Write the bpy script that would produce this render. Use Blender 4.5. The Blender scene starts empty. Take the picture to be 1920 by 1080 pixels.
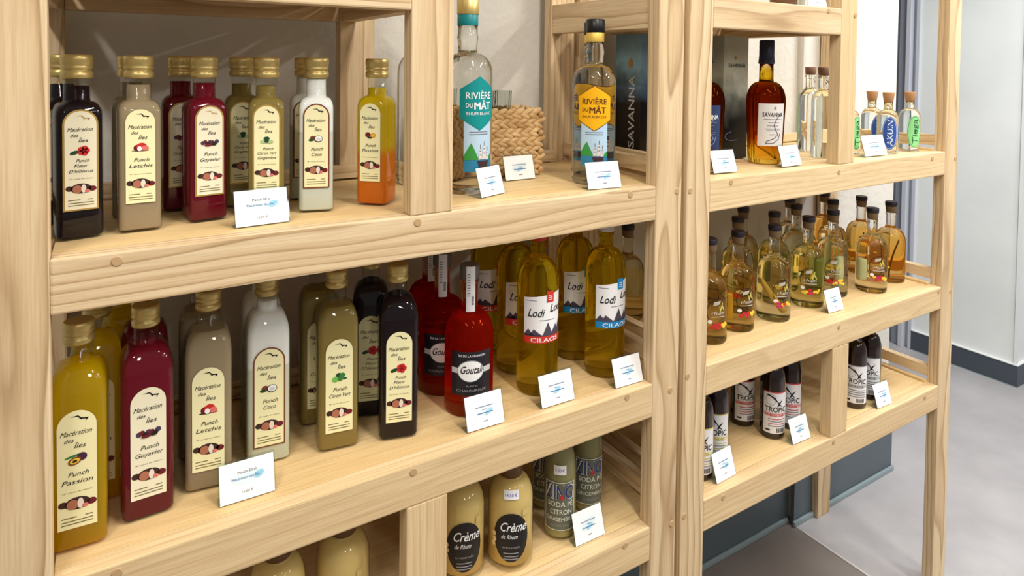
import bpy, bmesh, math, random
from mathutils import Vector, Matrix
random.seed(7)
S = bpy.context.scene
COL = S.collection
R = math.radians

# ------------------------------------------------------------------ camera, world, lights, exposure
FPX, PX, PY = 1226.53, 960.0, 153.82            # focal length and principal point of the cropped photo
YAW, PITCH, ROLL = .5538, .0290, -.0112
CAM = Vector((.0612, -.9614, .2448))
fw = Vector((math.sin(YAW)*math.cos(PITCH), math.cos(YAW)*math.cos(PITCH), -math.sin(PITCH)))
rt = Vector((math.cos(YAW), -math.sin(YAW), 0))
dn = fw.cross(rt)
rt2 = rt*math.cos(ROLL) + dn*math.sin(ROLL)
dn2 = -rt*math.sin(ROLL) + dn*math.cos(ROLL)
cd = bpy.data.cameras.new('camera'); cam = bpy.data.objects.new('camera', cd); COL.objects.link(cam)
m = Matrix.Identity(4)
for i in range(3):
    m[i][0] = rt2[i]; m[i][1] = -dn2[i]; m[i][2] = -fw[i]; m[i][3] = CAM[i]
cam.matrix_world = m
cd.sensor_fit = 'HORIZONTAL'; cd.sensor_width = 36; cd.lens = FPX/1920*36
cd.shift_x = (960-PX)/1920; cd.shift_y = -(540-PY)/1920
cd.clip_start = .02
S.camera = cam

FLOOR, CEIL = -1.334, 1.40
W = bpy.data.worlds.new('world'); S.world = W; W.use_nodes = True
bg = W.node_tree.nodes['Background']; bg.inputs[0].default_value = (1, .97, .93, 1); bg.inputs[1].default_value = .24

def lamp(name, loc, size, power, col, rot=(0, 0, 0)):
    l = bpy.data.lights.new(name, 'AREA'); l.shape = 'RECTANGLE'; l.size, l.size_y = size
    l.energy = power; l.color = col
    o = bpy.data.objects.new(name, l); COL.objects.link(o); o.location = loc; o.rotation_euler = rot
    return o
WARM = (1, .945, .86)
for lx, ly, f in ((-.55, -1.05, 1), (.75, -1.05, 1), (2.05, -1.05, 1), (.1, -2.9, .6), (1.6, -2.9, .6)):
    lamp('tube_and_fill_light', (lx, ly, CEIL-.03), (.12, 1.1), 25*f, WARM)
lamp('added_fill_light', (2.95, -.32, CEIL-.03), (.8, .5), 40, (.97, .99, 1))  # added fill with no known fixture; whitens the right back wall and floor
lamp('tube_and_fill_light', (3.1, -1.9, CEIL-.03), (.12, 1.25), 40, (.96, .98, 1))  # not a known tube: extra fill added to lift the right wall
S.view_settings.view_transform = 'Standard'; S.view_settings.look = 'None'
S.view_settings.gamma = 1; S.view_settings.use_curve_mapping = False
S.view_settings.exposure = 0.0
S.cycles.use_denoising = True
S.cycles.max_bounces = 14; S.cycles.transmission_bounces = 12; S.cycles.transparent_max_bounces = 24
S.cycles.sample_clamp_indirect = 6

# ------------------------------------------------------------------ materials
def lin(c):
    return tuple(((x/255)/12.92 if x/255 <= .04045 else ((x/255+.055)/1.055)**2.4) for x in c)
MC = {}
def nodes(name):
    mt = bpy.data.materials.new(name); mt.use_nodes = True
    nt = mt.node_tree; return mt, nt, nt.nodes['Principled BSDF'], nt.links
def pmat(name, rgb, rough=.5, metal=0, trans=0, ior=1.45, coat=0, spec=.5):
    if name in MC: return MC[name]
    mt, nt, b, L = nodes(name)
    b.inputs['Base Color'].default_value = (*lin(rgb), 1); b.inputs['Roughness'].default_value = rough
    b.inputs['Metallic'].default_value = metal; b.inputs['Transmission Weight'].default_value = trans
    b.inputs['IOR'].default_value = ior; b.inputs['Coat Weight'].default_value = coat
    b.inputs['Specular IOR Level'].default_value = spec
    MC[name] = mt; return mt
def ramp(nt, stops):
    r = nt.nodes.new('ShaderNodeValToRGB'); e = r.color_ramp.elements
    while len(e) < len(stops): e.new(.5)
    for k, (p, c) in enumerate(stops):
        e[k].position = p; e[k].color = (*lin(c), 1)
    return r
def N(nt, t, **kw):
    n = nt.nodes.new(t)
    for k, v in kw.items():
        if k in n.inputs.keys(): n.inputs[k].default_value = v
        else: setattr(n, k, v)
    return n

def wood(name, light, mid, dark, sc, dist, amount):
    """ash timber, grain along local X; every member shows its own cut of the log"""
    mt, nt, b, L = nodes(name)
    tc = N(nt, 'ShaderNodeTexCoord'); oi = N(nt, 'ShaderNodeObjectInfo')
    mul = N(nt, 'ShaderNodeVectorMath', operation='MULTIPLY'); mul.inputs[1].default_value = (.17, 1, 1)
    L.new(tc.outputs['Object'], mul.inputs[0])
    cmb = N(nt, 'ShaderNodeCombineXYZ')
    mm = [N(nt, 'ShaderNodeMath', operation='MULTIPLY_ADD') for _ in range(3)]
    for k, (a, c) in enumerate(((9.7, 0), (.10, .05), (.16, -.08))):
        mm[k].inputs[1].default_value = a; mm[k].inputs[2].default_value = c
        L.new(oi.outputs['Random'], mm[k].inputs[0]); L.new(mm[k].outputs[0], cmb.inputs[k])
    add = N(nt, 'ShaderNodeVectorMath', operation='ADD')
    L.new(mul.outputs[0], add.inputs[0]); L.new(cmb.outputs[0], add.inputs[1])
    wv = N(nt, 'ShaderNodeTexWave', wave_type='RINGS', rings_direction='X', wave_profile='SAW')
    wv.inputs['Scale'].default_value = sc; wv.inputs['Distortion'].default_value = dist
    wv.inputs['Detail'].default_value = 1.2; wv.inputs['Detail Scale'].default_value = .5; wv.inputs['Detail Roughness'].default_value = .42
    L.new(add.outputs[0], wv.inputs['Vector'])
    r = ramp(nt, [(0, light), (.3, light), (.75, mid), (.92, dark), (1, light)])
    L.new(wv.outputs['Fac'], r.inputs[0])
    # pores and fibres
    m2 = N(nt, 'ShaderNodeVectorMath', operation='MULTIPLY'); m2.inputs[1].default_value = (14, 420, 420)
    L.new(tc.outputs['Object'], m2.inputs[0])
    nz = N(nt, 'ShaderNodeTexNoise'); nz.inputs['Scale'].default_value = 1; nz.inputs['Detail'].default_value = 3
    L.new(m2.outputs[0], nz.inputs['Vector'])
    m3 = N(nt, 'ShaderNodeVectorMath', operation='MULTIPLY'); m3.inputs[1].default_value = (2.2, 14, 14)
    L.new(add.outputs[0], m3.inputs[0])
    nb = N(nt, 'ShaderNodeTexNoise'); nb.inputs['Scale'].default_value = 1; nb.inputs['Detail'].default_value = 2
    L.new(m3.outputs[0], nb.inputs['Vector'])
    base = N(nt, 'ShaderNodeMix', data_type='RGBA'); base.inputs[6].default_value = (*lin(light), 1)
    L.new(r.outputs[0], base.inputs[7])
    fade = N(nt, 'ShaderNodeMapRange'); fade.inputs['From Min'].default_value = .3; fade.inputs['From Max'].default_value = .65
    fade.inputs['To Min'].default_value = amount*.5; fade.inputs['To Max'].default_value = amount
    L.new(nb.outputs[0], fade.inputs['Value']); L.new(fade.outputs[0], base.inputs[0])
    hs = N(nt, 'ShaderNodeMix', data_type='RGBA', blend_type='MULTIPLY'); hs.inputs[0].default_value = .35
    rr = ramp(nt, [(.3, (205, 190, 170)), (.62, (255, 255, 255))]); L.new(nz.outputs[0], rr.inputs[0])
    L.new(base.outputs[2], hs.inputs[6]); L.new(rr.outputs[0], hs.inputs[7])
    h2 = N(nt, 'ShaderNodeMix', data_type='RGBA', blend_type='MULTIPLY'); h2.inputs[0].default_value = .55
    r2 = ramp(nt, [(.3, (226, 208, 184)), (.7, (255, 252, 246))]); L.new(nb.outputs[0], r2.inputs[0])
    L.new(hs.outputs[2], h2.inputs[6]); L.new(r2.outputs[0], h2.inputs[7])
    L.new(h2.outputs[2], b.inputs['Base Color'])
    b.inputs['Roughness'].default_value = .55; b.inputs['Specular IOR Level'].default_value = .3
    bp = N(nt, 'ShaderNodeBump'); bp.inputs['Strength'].default_value = .12; bp.inputs['Distance'].default_value = .001
    L.new(nz.outputs[0], bp.inputs['Height']); L.new(bp.outputs[0], b.inputs['Normal'])
    return mt
WOOD = wood('ash_timber', (234, 213, 178), (217, 191, 152), (180, 149, 111), 27, 10, 1.0)
WOODC = wood('calm_ash_timber', (236, 213, 172), (224, 197, 152), (204, 174, 128), 30, 8, .55)
BOARD = wood('pine_board', (238, 212, 162), (230, 200, 146), (214, 178, 124), 13, 7, .5)
PLUG = pmat('end_grain_plug', (190, 158, 116), .7)

def plaster(name, rgb, bump, scale, rough=.85):
    mt, nt, b, L = nodes(name)
    tc = N(nt, 'ShaderNodeTexCoord')
    n1 = N(nt, 'ShaderNodeTexNoise'); n1.inputs['Scale'].default_value = scale; n1.inputs['Detail'].default_value = 4
    L.new(tc.outputs['Object'], n1.inputs['Vector'])
    n2 = N(nt, 'ShaderNodeTexNoise'); n2.inputs['Scale'].default_value = 2.5; n2.inputs['Detail'].default_value = 3
    L.new(tc.outputs['Object'], n2.inputs['Vector'])
    d = tuple(max(0, c-10) for c in rgb)
    r = ramp(nt, [(.35, d), (.65, rgb)]); L.new(n2.outputs[0], r.inputs[0])
    L.new(r.outputs[0], b.inputs['Base Color']); b.inputs['Roughness'].default_value = rough
    bp = N(nt, 'ShaderNodeBump'); bp.inputs['Strength'].default_value = bump; bp.inputs['Distance'].default_value = .004
    L.new(n1.outputs[0], bp.inputs['Height']); L.new(bp.outputs[0], b.inputs['Normal'])
    return mt
PLASTER = plaster('stucco_paint', (218, 214, 205), .5, 55)
PAINT = plaster('smooth_wall_paint', (236, 240, 239), .08, 60, .6)
CEILM = plaster('ceiling_paint', (235, 235, 232), .05, 40)
TEAL = pmat('slate_blue_skirting', (88, 99, 106), .4)
TEALR = pmat('dark_slate_skirting', (70, 78, 88), .4)
COVE = pmat('pale_cove_strip', (140, 156, 160), .4)
SEAL = pmat('white_sealant_bead', (228, 230, 230), .5)
def lino(name, a, c):
    mt, nt, b, L = nodes(name)
    tc = N(nt, 'ShaderNodeTexCoord')
    n1 = N(nt, 'ShaderNodeTexNoise'); n1.inputs['Scale'].default_value = 3.2; n1.inputs['Detail'].default_value = 6
    n1.inputs['Roughness'].default_value = .62
    L.new(tc.outputs['Object'], n1.inputs['Vector'])
    r = ramp(nt, [(.35, a), (.65, c)]); L.new(n1.outputs[0], r.inputs[0])
    L.new(r.outputs[0], b.inputs['Base Color'])
    rr = N(nt, 'ShaderNodeMapRange'); rr.inputs['To Min'].default_value = .28; rr.inputs['To Max'].default_value = .5
    L.new(n1.outputs[0], rr.inputs['Value']); L.new(rr.outputs[0], b.inputs['Roughness'])
    return mt
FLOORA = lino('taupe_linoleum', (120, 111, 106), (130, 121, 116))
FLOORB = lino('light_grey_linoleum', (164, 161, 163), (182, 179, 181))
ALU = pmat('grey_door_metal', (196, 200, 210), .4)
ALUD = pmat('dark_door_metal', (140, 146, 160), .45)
BLACK = pmat('black_plastic', (14, 14, 15), .35)

def thin_glass(name, tint=(250, 252, 250), refl=.18):
    mt = bpy.data.materials.new(name); mt.use_nodes = True; nt = mt.node_tree; L = nt.links
    nt.nodes.remove(nt.nodes['Principled BSDF'])
    t = N(nt, 'ShaderNodeBsdfTransparent'); t.inputs[0].default_value = (*lin(tint), 1)
    g = N(nt, 'ShaderNodeBsdfGlossy'); g.inputs['Roughness'].default_value = .03
    lw = N(nt, 'ShaderNodeFresnel'); geo = N(nt, 'ShaderNodeNewGeometry')
    mi = N(nt, 'ShaderNodeMapRange'); mi.inputs['To Min'].default_value = 1.5; mi.inputs['To Max'].default_value = 1/1.5
    L.new(geo.outputs['Backfacing'], mi.inputs['Value']); L.new(mi.outputs[0], lw.inputs['IOR'])
    mx = N(nt, 'ShaderNodeMixShader')
    L.new(lw.outputs[0], mx.inputs[0]); L.new(t.outputs[0], mx.inputs[1]); L.new(g.outputs[0], mx.inputs[2])
    L.new(mx.outputs[0], nt.nodes['Material Output'].inputs[0])
    return mt
THIN = thin_glass('clear_bottle_glass')
ACRYL = thin_glass('clear_acrylic', (240, 246, 246))
def glass(name, stops, ior=1.38, cloud=0.0, cloudcol=(200, 180, 60)):
    """solid clear spirit and its glass; stops: (height, colour) up the bottle"""
    mt = bpy.data.materials.new(name); mt.use_nodes = True; nt = mt.node_tree; L = nt.links
    nt.nodes.remove(nt.nodes['Principled BSDF'])
    g = N(nt, 'ShaderNodeBsdfGlass'); g.inputs['IOR'].default_value = ior; g.inputs['Roughness'].default_value = 0
    tc = N(nt, 'ShaderNodeTexCoord'); sx = N(nt, 'ShaderNodeSeparateXYZ'); L.new(tc.outputs['Object'], sx.inputs[0])
    mr = N(nt, 'ShaderNodeMapRange'); mr.inputs['From Max'].default_value = .4
    L.new(sx.outputs['Z'], mr.inputs['Value'])
    r = ramp(nt, [(z/.4, c) for z, c in stops]); L.new(mr.outputs[0], r.inputs[0])
    L.new(r.outputs[0], g.inputs['Color'])
    out = nt.nodes['Material Output'].inputs[0]
    if cloud:
        d = N(nt, 'ShaderNodeBsdfDiffuse'); d.inputs[0].default_value = (*lin(cloudcol), 1)
        t = N(nt, 'ShaderNodeBsdfTranslucent'); t.inputs[0].default_value = (*lin(cloudcol), 1)
        m1 = N(nt, 'ShaderNodeMixShader'); m1.inputs[0].default_value = .5
        L.new(d.outputs[0], m1.inputs[1]); L.new(t.outputs[0], m1.inputs[2])
        m2 = N(nt, 'ShaderNodeMixShader'); m2.inputs[0].default_value = cloud
        L.new(g.outputs[0], m2.inputs[1]); L.new(m1.outputs[0], m2.inputs[2]); L.new(m2.outputs[0], out)
    else: L.new(g.outputs[0], out)
    return mt
def liquid(name, stops, rough=.25, trans=0.0):
    """cloudy drink filling a bottle; stops: (height, colour)"""
    mt, nt, b, L = nodes(name)
    tc = N(nt, 'ShaderNodeTexCoord'); sx = N(nt, 'ShaderNodeSeparateXYZ'); L.new(tc.outputs['Object'], sx.inputs[0])
    mr = N(nt, 'ShaderNodeMapRange'); mr.inputs['From Max'].default_value = .4
    L.new(sx.outputs['Z'], mr.inputs['Value'])
    r = ramp(nt, [(z/.4, c) for z, c in stops]); L.new(mr.outputs[0], r.inputs[0])
    L.new(r.outputs[0], b.inputs['Base Color']); b.inputs['Roughness'].default_value = .5; b.inputs['Specular IOR Level'].default_value = .06
    b.inputs['Transmission Weight'].default_value = trans; b.inputs['IOR'].default_value = 1.36
    return mt
GOLD = pmat('gold_metal_cap', (214, 190, 122), .36, .6)
GOLDL = pmat('gold_foil', (206, 170, 88), .4, .6)
CREAM = pmat('cream_label_paper', (246, 240, 190), .6)
CREAMW = pmat('pale_label_paper', (240, 234, 205), .6)
BROWNB = pmat('brown_label_border', (122, 62, 34), .5)
WHITE = pmat('white_paper', (248, 249, 252), .6)
INK = pmat('black_ink', (28, 24, 26), .6)
GREYINK = pmat('grey_ink', (120, 122, 135), .6)
BLUEINK = pmat('blue_ink', (156, 210, 234), .6)
PALEBLUE = pmat('pale_blue_ink', (222, 239, 247), .6)
CORK = pmat('cork', (176, 130, 88), .8)
RED = pmat('red_print', (205, 40, 38), .5)
DKRED = pmat('dark_red_print', (110, 26, 34), .5)
PINK = pmat('pink_print', (222, 120, 110), .5)
GREEN = pmat('green_print', (60, 130, 60), .5)
DKGREEN = pmat('dark_green_print', (30, 70, 38), .5)
ORANGE = pmat('orange_print', (232, 150, 50), .5)
COCOA = pmat('cocoa_print', (62, 36, 32), .5)
VIOLET = pmat('violet_print', (72, 62, 88), .5)
YELP = pmat('yellow_print', (240, 205, 60), .5)
def M_(name, rgb, rough=.5): return pmat(name, rgb, rough)

# ------------------------------------------------------------------ mesh helpers
def link(name, me, parent=None, loc=None, mat=None):
    o = bpy.data.objects.new(name, me); COL.objects.link(o)
    if parent: o.parent = parent
    if loc is not None: o.location = loc
    if mat is not None:
        me.materials.clear(); me.materials.append(mat)
    return o
def mesh(name, vs, fs, smooth=False, mats=None, idx=None):
    me = bpy.data.meshes.new(name); me.from_pydata([tuple(v) for v in vs], [], fs); me.update()
    if smooth:
        for p in me.polygons: p.use_smooth = True
    if mats:
        for x in mats: me.materials.append(x)
        if idx:
            for p, i in zip(me.polygons, idx): p.material_index = i
    return me
def tag(o, label=None, cat=None, group=None, kind=None):
    if label: o['label'] = label
    if cat: o['category'] = cat
    if group: o['group'] = group
    if kind: o['kind'] = kind
    return o
def empty(name, loc, rz=0):
    o = bpy.data.objects.new(name, None); COL.objects.link(o); o.location = loc; o.rotation_euler = (0, 0, rz)
    o.empty_display_size = .02
    return o
def dup(root, loc, rz=0):
    r = root.copy(); COL.objects.link(r); r.location = loc; r.rotation_euler = (0, 0, rz)
    for ch in list(root.children):
        c = ch.copy(); COL.objects.link(c); c.parent = r
        for g in list(ch.children):
            d = g.copy(); COL.objects.link(d); d.parent = c
    return r
def boxmesh(name, dx, dy, dz, bev=0, seg=2):
    bm = bmesh.new(); bmesh.ops.create_cube(bm, size=1)
    for v in bm.verts: v.co = Vector((v.co.x*dx, v.co.y*dy, v.co.z*dz))
    if bev: bmesh.ops.bevel(bm, geom=bm.edges[:], offset=bev, segments=seg, affect='EDGES', profile=.6)
    me = bpy.data.meshes.new(name); bm.to_mesh(me); bm.free(); return me
def box(name, x0, x1, y0, y1, z0, z1, mat, parent=None, bev=0):
    me = boxmesh(name, x1-x0, y1-y0, z1-z0, bev)
    return link(name, me, parent, ((x0+x1)/2, (y0+y1)/2, (z0+z1)/2), mat)
def beam(name, x0, x1, y0, y1, z0, z1, axis, mat, parent, bev=.002):
    d = (x1-x0, y1-y0, z1-z0); c = ((x0+x1)/2, (y0+y1)/2, (z0+z1)/2)
    if axis == 'x': me = boxmesh(name, d[0], d[1], d[2], bev); rot = (0, 0, 0)
    elif axis == 'z': me = boxmesh(name, d[2], d[1], d[0], bev); rot = (0, R(90), 0)
    else: me = boxmesh(name, d[1], d[0], d[2], bev); rot = (0, 0, R(90))
    o = link(name, me, parent, c, mat); o.rotation_euler = rot; return o
def lathe(prof, n=36):
    vs, fs = [], []
    for r, z in prof:
        for k in range(n):
            a = 2*math.pi*k/n; vs.append((r*math.cos(a), r*math.sin(a), z))
    for i in range(len(prof)-1):
        for k in range(n):
            fs.append((i*n+k, i*n+(k+1) % n, (i+1)*n+(k+1) % n, (i+1)*n+k))
    fs.append(tuple(range(n-1, -1, -1))); fs.append(tuple((len(prof)-1)*n+k for k in range(n)))
    return vs, fs
def lathe_mesh(name, prof, n=36, smooth=True):
    vs, fs = lathe(prof, n); me = mesh(name, vs, fs, smooth)
    me.polygons[-1].use_smooth = False; me.polygons[-2].use_smooth = False
    return me
def squarish(prof, k=5):
    """prof: (z, half width, corner radius)"""
    vs, fs = [], []; n = 4*(k+1)
    for z, h, c in prof:
        c = min(c, h)
        for q in range(4):
            cx = (h-c)*(1 if q in (0, 3) else -1); cy = (h-c)*(1 if q in (0, 1) else -1)
            for j in range(k+1):
                a = math.pi/2*(q + j/k); vs.append((cx+c*math.cos(a), cy+c*math.sin(a), z))
    for i in range(len(prof)-1):
        for j in range(n): fs.append((i*n+j, i*n+(j+1) % n, (i+1)*n+(j+1) % n, (i+1)*n+j))
    fs.append(tuple(range(n-1, -1, -1))); fs.append(tuple((len(prof)-1)*n+j for j in range(n)))
    return vs, fs
def squarish_mesh(name, prof, k=5):
    vs, fs = squarish(prof, k); me = mesh(name, vs, fs, True)
    me.polygons[-1].use_smooth = False; me.polygons[-2].use_smooth = False
    return me
def tube(pts, r, n=8):
    vs, fs = [], []
    for i, p in enumerate(pts):
        p = Vector(p); t = (Vector(pts[min(i+1, len(pts)-1)])-Vector(pts[max(i-1, 0)])).normalized()
        u = t.cross(Vector((.3, .8, .52))).normalized(); w = t.cross(u)
        for k in range(n):
            a = 2*math.pi*k/n; vs.append(p+u*r*math.cos(a)+w*r*math.sin(a))
    for i in range(len(pts)-1):
        for k in range(n): fs.append((i*n+k, i*n+(k+1) % n, (i+1)*n+(k+1) % n, (i+1)*n+k))
    fs.append(tuple(range(n-1, -1, -1))); fs.append(tuple((len(pts)-1)*n+k for k in range(n)))
    return vs, fs

# ------------------------------------------------------------------ printed labels
TXT = {}
def text_geo(s):
    if s not in TXT:
        c = bpy.data.curves.new('t', 'FONT'); c.body = s; c.size = 1; c.resolution_u = 3
        if s.upper() == s and len(s) < 12 and '€' not in s and s != 'ZING' and 'M' not in s: c.offset = .009       # bold capitals
        elif s in ('Crème', 'Goutali', 'Lodi'): c.offset = .010
        o = bpy.data.objects.new('t', c); me = bpy.data.meshes.new_from_object(o)
        v = [(x.co.x, x.co.y) for x in me.vertices]; f = [tuple(p.vertices) for p in me.polygons]
        bpy.data.objects.remove(o); bpy.data.curves.remove(c); bpy.data.meshes.remove(me)
        x0 = min(p[0] for p in v); x1 = max(p[0] for p in v)
        TXT[s] = ([(p[0]-(x0+x1)/2, p[1]) for p in v], f, x1-x0)
    return TXT[s]
def clip(poly, a, left):
    out = []
    for i in range(len(poly)):
        p, q = poly[i], poly[(i+1) % len(poly)]
        ip = p[0] >= a if left else p[0] <= a; iq = q[0] >= a if left else q[0] <= a
        if ip: out.append(p)
        if ip != iq:
            t = (a-p[0])/(q[0]-p[0]); out.append((a, p[1]+t*(q[1]-p[1])))
    return out
class Print:
    """flat artwork in label coordinates (u across, v up), laid on a flat or a round bottle wall"""
    def __init__(s): s.d = {}
    def poly(s, part, pts, mat, layer=0):           # convex polygon
        s.d.setdefault(part, []).append(([tuple(p) for p in pts], None, mat, layer))
    def rect(s, part, u0, u1, v0, v1, mat, layer=0): s.poly(part, [(u0, v0), (u1, v0), (u1, v1), (u0, v1)], mat, layer)
    def oval(s, part, u, v, a, b, mat, layer=1, rot=0, n=14):
        c, q = math.cos(rot), math.sin(rot)
        s.poly(part, [(u+a*math.cos(t)*c-b*math.sin(t)*q, v+a*math.cos(t)*q+b*math.sin(t)*c) for t in [2*math.pi*k/n for k in range(n)]], mat, layer)
    def arch(s, part, w, v0, v1, mat, layer=0):
        h = w/2; pts = [(-h, v0), (h, v0)] + [(h*math.cos(t), v1-h+h*math.sin(t)) for t in [math.pi*k/16 for k in range(17)]]
        s.poly(part, pts, mat, layer)
    def ring(s, part, u, v, a, b, wd, mat, layer=1, t0=0, t1=360, n=28):
        for k in range(n):
            p, q = R(t0+(t1-t0)*k/n), R(t0+(t1-t0)*(k+1)/n)
            s.poly(part, [(u+a*math.cos(p), v+b*math.sin(p)), (u+a*math.cos(q), v+b*math.sin(q)), (u+(a-wd)*math.cos(q), v+(b-wd)*math.sin(q)), (u+(a-wd)*math.cos(p), v+(b-wd)*math.sin(p))], mat, layer)
    def frame(s, part, u0, u1, v0, v1, wd, mat, layer=1):
        s.rect(part, u0, u1, v0, v0+wd, mat, layer); s.rect(part, u0, u1, v1-wd, v1, mat, layer)
        s.rect(part, u0, u0+wd, v0+wd, v1-wd, mat, layer); s.rect(part, u1-wd, u1, v0+wd, v1-wd, mat, layer)
    def text(s, part, t, u, v, size, mat, layer=2, width=None, shear=0, rot=0):
        vs, fs, w = text_geo(t); sx = size if width is None else width/w
        c, q = math.cos(rot), math.sin(rot); o = []
        for x, y in vs:
            X, Y = x*sx+y*size*shear, y*size
            o.append((u+X*c-Y*q, v+X*q+Y*c))
        s.d.setdefault(part, []).append((o, fs, mat, layer))
    def build(s, bottle, rad=None, y0=None, names=None):
        made = {}
        for part in ('label', 'picture_print', 'lettering'):
            if part not in s.d: continue
            vs, fs, mats, idx = [], [], [], []
            for pts, faces, mat, layer in s.d[part]:
                if mat not in mats: mats.append(mat)
                mi = mats.index(mat); off = .0005+layer*.00028
                polys = []
                if faces is None:
                    if rad:
                        us = [p[0] for p in pts]; k0, k1 = math.floor(min(us)/.005), math.ceil(max(us)/.005)
                        for k in range(k0, k1):
                            q = clip(clip(pts, k*.005, True), (k+1)*.005, False)
                            if len(q) > 2: polys.append(q)
                    else: polys.append(pts)
                    for q in polys:
                        b0 = len(vs); vs += [(p[0], p[1], off) for p in q]; fs.append(tuple(range(b0, b0+len(q)))); idx.append(mi)
                else:
                    b0 = len(vs); vs += [(p[0], p[1], off) for p in pts]
                    for f in faces: fs.append(tuple(b0+i for i in f)); idx.append(mi)
            if rad:
                V = []
                for u, v, off in vs:
                    r_ = rad(v) if callable(rad) else rad
                    a = u/r_; r_ += off; V.append((r_*math.sin(a), -r_*math.cos(a), v))
            else: V = [(u, -y0-off, v) for u, v, off in vs]
            me = mesh(part, V, fs, bool(rad) and part == 'label', mats, idx)
            par = made.get('label', bottle) if part != 'label' else bottle
            made[part] = link(part, me, par)
        return made

# ------------------------------------------------------------------ setting
def struct(o, label=None): o['kind'] = 'structure'; return o
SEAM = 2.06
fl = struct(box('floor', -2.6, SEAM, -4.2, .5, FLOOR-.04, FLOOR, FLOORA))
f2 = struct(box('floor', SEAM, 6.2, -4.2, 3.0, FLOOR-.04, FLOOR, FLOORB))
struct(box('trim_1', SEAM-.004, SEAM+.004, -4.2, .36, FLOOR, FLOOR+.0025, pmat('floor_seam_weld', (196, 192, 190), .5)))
struct(box('ceiling', -2.6, 6.2, -4.2, 3.0, CEIL, CEIL+.05, CEILM))
WB = .435
struct(box('wall_back', -2.6, 2.075, WB, WB+.25, FLOOR, CEIL, PLASTER))
struct(box('wall_back_right', 2.075, 2.668, WB-.025, WB+.25, FLOOR, CEIL, PLASTER, bev=.012))
struct(box('baseboard_back', -2.6, 2.063, WB-.012, WB, FLOOR, FLOOR+.16, TEAL))
struct(box('baseboard_back_right', 2.06, 2.673, WB-.039, WB-.0251, FLOOR, FLOOR+.16, TEAL))
struct(box('trim_2', -2.6, 2.055, WB-.022, WB-.0121, FLOOR, FLOOR+.018, COVE, bev=.004))
struct(box('trim_3', 2.05, 2.675, WB-.05, WB-.0391, FLOOR, FLOOR+.018, COVE, bev=.004))
WR = 3.892; CORN = .4443
struct(box('wall_right', WR, WR+.2, CORN, .935, FLOOR, CEIL, PAINT))
struct(box('wall_far_right', WR+.2, 6.2, CORN, CORN+.2, FLOOR, CEIL, PAINT))
struct(box('wall_passage', 2.45, 6.2, 2.75, 2.95, FLOOR, CEIL, PLASTER))
struct(box('baseboard_right', WR-.014, WR, CORN-.014, .935, FLOOR+.004, FLOOR+.108, TEALR))
struct(box('baseboard_far_right', WR, 6.2, CORN-.014, CORN, FLOOR+.004, FLOOR+.108, TEALR))
struct(box('trim_4', WR-.017, WR, CORN-.016, .935, FLOOR+.108, FLOOR+.1125, SEAL))
struct(box('trim_5', WR-.0165, WR, CORN-.0165, .935, FLOOR, FLOOR+.004, COVE))
struct(box('trim_6', WR-.008, WR+.006, CORN-.008, CORN+.006, FLOOR+.1126, CEIL, SEAL))
struct(box('trim_7', WR, 6.2, CORN-.016, CORN, FLOOR+.108, FLOOR+.1125, SEAL))
# grey metal door beyond the passage, its frame in ribs
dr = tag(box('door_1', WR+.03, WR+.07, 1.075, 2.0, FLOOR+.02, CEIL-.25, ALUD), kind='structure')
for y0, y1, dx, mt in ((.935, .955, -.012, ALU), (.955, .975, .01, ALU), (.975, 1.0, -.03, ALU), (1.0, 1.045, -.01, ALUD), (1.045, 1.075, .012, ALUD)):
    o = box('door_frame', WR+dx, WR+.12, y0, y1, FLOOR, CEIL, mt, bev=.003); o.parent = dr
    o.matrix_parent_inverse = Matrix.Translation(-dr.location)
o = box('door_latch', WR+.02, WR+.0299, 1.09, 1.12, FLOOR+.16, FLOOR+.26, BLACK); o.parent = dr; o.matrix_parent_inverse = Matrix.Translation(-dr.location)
o = box('door_panel', WR+.0302, WR+.0298, 1.2, 1.9, FLOOR+.3, CEIL-.5, ALU); o.parent = dr; o.matrix_parent_inverse = Matrix.Translation(-dr.location)

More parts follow.
